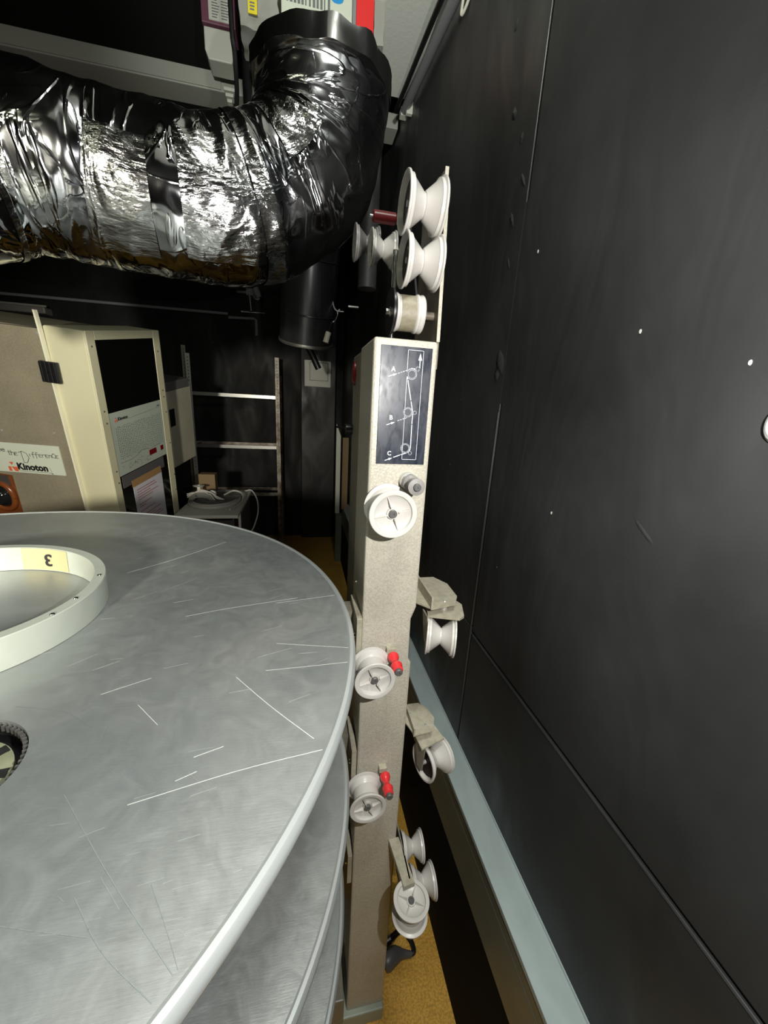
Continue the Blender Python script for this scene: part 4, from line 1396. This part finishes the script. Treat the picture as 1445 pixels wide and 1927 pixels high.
put('casting_body', prism([(-.715, .944), (-.685, .944), (-.67, .958), (-.63, .962), (-.60, .954), (-.588, .944), (-.55, .944), (-.575, .985), (-.605, .997), (-.705, .995)], 2.60, 2.64, 'Y'), M_STEEL, bk, smooth=False, bevel=.003)
put('bolt', lathe([(0, 0), (.008, 0), (.006, .004), (0, .005)], 12, basis((-.665, 2.60, .975), (1, 0, 0), (0, 0, 1), (0, -1, 0))), M_CHROME, bk)
put('wheel', cyl((-.580, 2.645, .975), (-.580, 2.670, .975), .027, 28), M_PWHITE, bk)
put('small_reel', lathe([(0, 0), (.034, 0), (.034, .003), (.012, .005), (.012, .060), (.034, .062), (.037, .066), (.010, .068), (.010, .064), (0, .064)], 32, Matrix.Translation((-.685, 2.76, .9435))), M_PWHITE, label='small white reel standing on the dark disc', cat='reel')
put('black_strip', prism([(-.70, 2.63), (-.52, 2.69), (-.56, 2.655), (-.69, 2.605)], .9985, 1.002), M_BLACKP, label='thin black strip resting on the grey casting', cat='strip', smooth=False)
lo = bmesh.new()
for k in range(3):
    tube([(-.715, 2.585 + k * .004, .990 - k * .012), (-.68, 2.58, 1.000 - k * .004), (-.63, 2.58, 1.006 + k * .006), (-.57, 2.585, 1.00), (-.54, 2.59, .975 - k * .006), (-.50, 2.61, .949)], .004, 6, bm=lo)
put('white_wires', lo, M_WIREW, label='tangle of white wires in front of the grey casting', cat='wire')

# ------------------------------------------------------------------ shelf rack
sh = root('steel_rack', (-.65, 4.3, 0), 'open steel shelf rack without boards against the far wall', 'rack')


def post(x, y, w, d, z1, m, holes=True, name='post'):
    o = put(name, B(x - w / 2, x + w / 2, y, y + .003, 0, z1), m, sh, smooth=False)
    put('post_flange', B(x - w / 2, x - w / 2 + .003, y + .003, y + d, 0, z1), m, o, smooth=False)
    if holes:
        h = bmesh.new()
        z = z1 - .03
        while z > .9:
            box(h, x - .005, x + .005, y - .0008, y, z - .012, z)
            z -= .03
        put('punched_holes', h, M_INKG, o, smooth=False, kind='stuff')
    return o


post(-1.055, 4.20, .040, .035, 1.985, M_STEELB)
post(-1.150, 4.45, .040, .035, 2.08, M_STEEL)
post(-.232, 4.20, .040, .035, 2.005, M_RUST)
post(-.215, 4.45, .030, .035, 1.85, M_RUST, False)
for z in (1.622, 1.114, .610):
    put('beam', B(-1.035, -.252, 4.203, 4.225, z - .018, z + .018), M_STEEL if z > .7 else M_RUST, sh, smooth=False, bevel=.002)
    put('beam', B(-1.13, -.23, 4.46, 4.475, z - .012, z + .020), M_RUST, sh, smooth=False)
    for x in (-1.045, -.245):
        put('side_beam', B(x - .004, x + .004, 4.205, 4.46, z - .012, z + .012), M_RUST, sh, smooth=False)

sw = root('switch_plate', (.18, 4.5, 1.75), 'square grey switch plate on the far black pillar', 'switch')
put('plate', B(.040, .325, 4.478, 4.5, 1.762, 2.035), M_PWHITE, sw, smooth=False, bevel=.006)
fr_ = bmesh.new()
for a in ((.095, .295, 1.826, 1.831), (.095, .295, 2.012, 2.017), (.095, .100, 1.826, 2.017), (.290, .295, 1.826, 2.017)):
    box(fr_, a[0], a[1], 4.4765, 4.478, a[2], a[3])
put('rocker_gap', fr_, M_INKG, sw, smooth=False)
put('rocker', B(.101, .289, 4.474, 4.478, 1.832, 2.011), M_PWHITE, sw, smooth=False, bevel=.002)
tc_ = root('hand_torch', (.03, 3.4, 1.95), 'black torch dangling in front of the grey switch plate', 'torch')
put('torch_barrel', tube([(.055, 3.42, 2.035), (.085, 3.41, 1.985), (.130, 3.40, 1.895), (.145, 3.40, 1.865)], .026, 16, radii=None), M_BLACKP, tc_)
put('torch_head', cyl((.040, 3.425, 2.06), (.058, 3.42, 2.025), .034), M_GREYP, tc_)
put('torch_cord', tube([(.040, 3.425, 2.06), (.04, 3.43, 2.4), (0.04, 3.43, 3.30)], .003, 6), M_BLACKP, tc_)

put('white_board_edge', B(.322, .330, 3.70, 3.79, .531, 1.41), M_PWHITE, label='narrow upright white board standing at the far end of the wall duct', cat='board', smooth=False) if False else None
wbd = prism([(.331, 1.415), (.3735, 1.30), (.3735, .532), (.331, .532)], 3.715, 3.725, 'Y')
put('white_board', wbd, M_PWHITE, label='narrow upright white board standing at the far end of the wall duct', cat='board', smooth=False)
put('brown_board', B(.376, .430, 3.55, 3.57, .6205, 1.30), M_CARD, label='dark brown board leaning upright beside the narrow white one', cat='board', smooth=False)

# far wall services
put('long_conduit', tube([(-2.75, 4.56, 2.408), (-.726, 4.56, 2.425)], .014, 12, smooth=False), M_TUBE, label='long thin grey conduit across the far wall', cat='pipe')
fx = root('tube_fixture', (-2.6, 4.5, 2.27), 'unlit grey tube fixture at the left edge of the far wall', 'lamp')
put('fixture_body', B(-3.0, -2.31, 4.47, 4.599, 2.255, 2.315), M_GREYP2, fx, smooth=False, bevel=.012)
put('fixture_rim', B(-3.0, -2.29, 4.46, 4.47, 2.31, 2.325), M_TRUNK, fx, smooth=False)
fs = root('pipe_fitting', (-.5, 4.5, 2.55), 'grey pipe fitting and valve at the top of the far wall', 'fitting')
put('wall_plate', B(-.53, -.46, 4.47, 4.6, 2.60, 2.66), M_TUBE, fs, smooth=False)
put('fitting_body', cyl((-.44, 4.45, 2.66), (-.40, 4.45, 2.58), .035, 20), M_TUBE, fs)
put('fitting_arm', cyl((-.62, 4.5, 2.625), (-.44, 4.47, 2.625), .012), M_TUBE, fs)
put('fitting_stem', cyl((-.50, 4.50, 2.60), (-.49, 4.50, 2.46), .015), M_STEEL, fs)
put('fitting_clip', tube([(-.46, 4.46, 2.60), (-.44, 4.45, 2.565), (-.41, 4.45, 2.565), (-.40, 4.45, 2.60)], .006, 8), M_STEELB, fs)
put('branch_conduit', tube([(-.72, 4.55, 2.39), (-.47, 4.55, 2.40), (-.45, 4.55, 2.39), (-.45, 4.55, 2.24)], .014, 10, smooth=False), M_TUBE, label='thin bent conduit turning down on the far wall', cat='pipe')
put('short_rail', tube([(-.60, 4.588, 2.465), (-.36, 4.588, 2.47)], .012, 10, smooth=False), M_STEEL, label='short bright rail under the pipe fitting', cat='rail')

# ------------------------------------------------------------------ plug on the floor behind the tower
pg = root('cable_connector', (.27, .70, 0), 'dark rubber cable connector lying on the ochre floor by the tower', 'connector')
put('connector_body', tube([(.230, .690, .022), (.240, .694, .024), (.252, .700, .024), (.272, .706, .020), (.292, .706, .014), (.318, .703, .009)], .02, 14, n=2,
                           radii=[.019, .022, .0235, .0235, .0235, .022, .020, .016, .012, .0095, .008]), M_GREYP, pg)
put('connector_cable', tube([(.314, .703, .009), (.328, .708, .009), (.327, .728, .009), (.318, .750, .009), (.315, .80, .008)], .007, 8), M_BLACKP, pg)
pq = root('metal_plug', (.25, .75, 0), 'bright metal jack plug with a dark sleeve on the ochre floor', 'plug')
put('plug_tip', cyl((.235, .738, .013), (.262, .746, .013), .012), M_CHROME, pq)
put('plug_sleeve', cyl((.262, .746, .013), (.300, .762, .013), .008), M_MAROON, pq)
put('floor_cable', tube([(.215, .80, .006), (.24, .80, .006), (.27, .825, .006), (.285, .88, .006)], .006, 8), M_BLACKP, label='black cable curving over the ochre floor beside the tower', cat='cable')
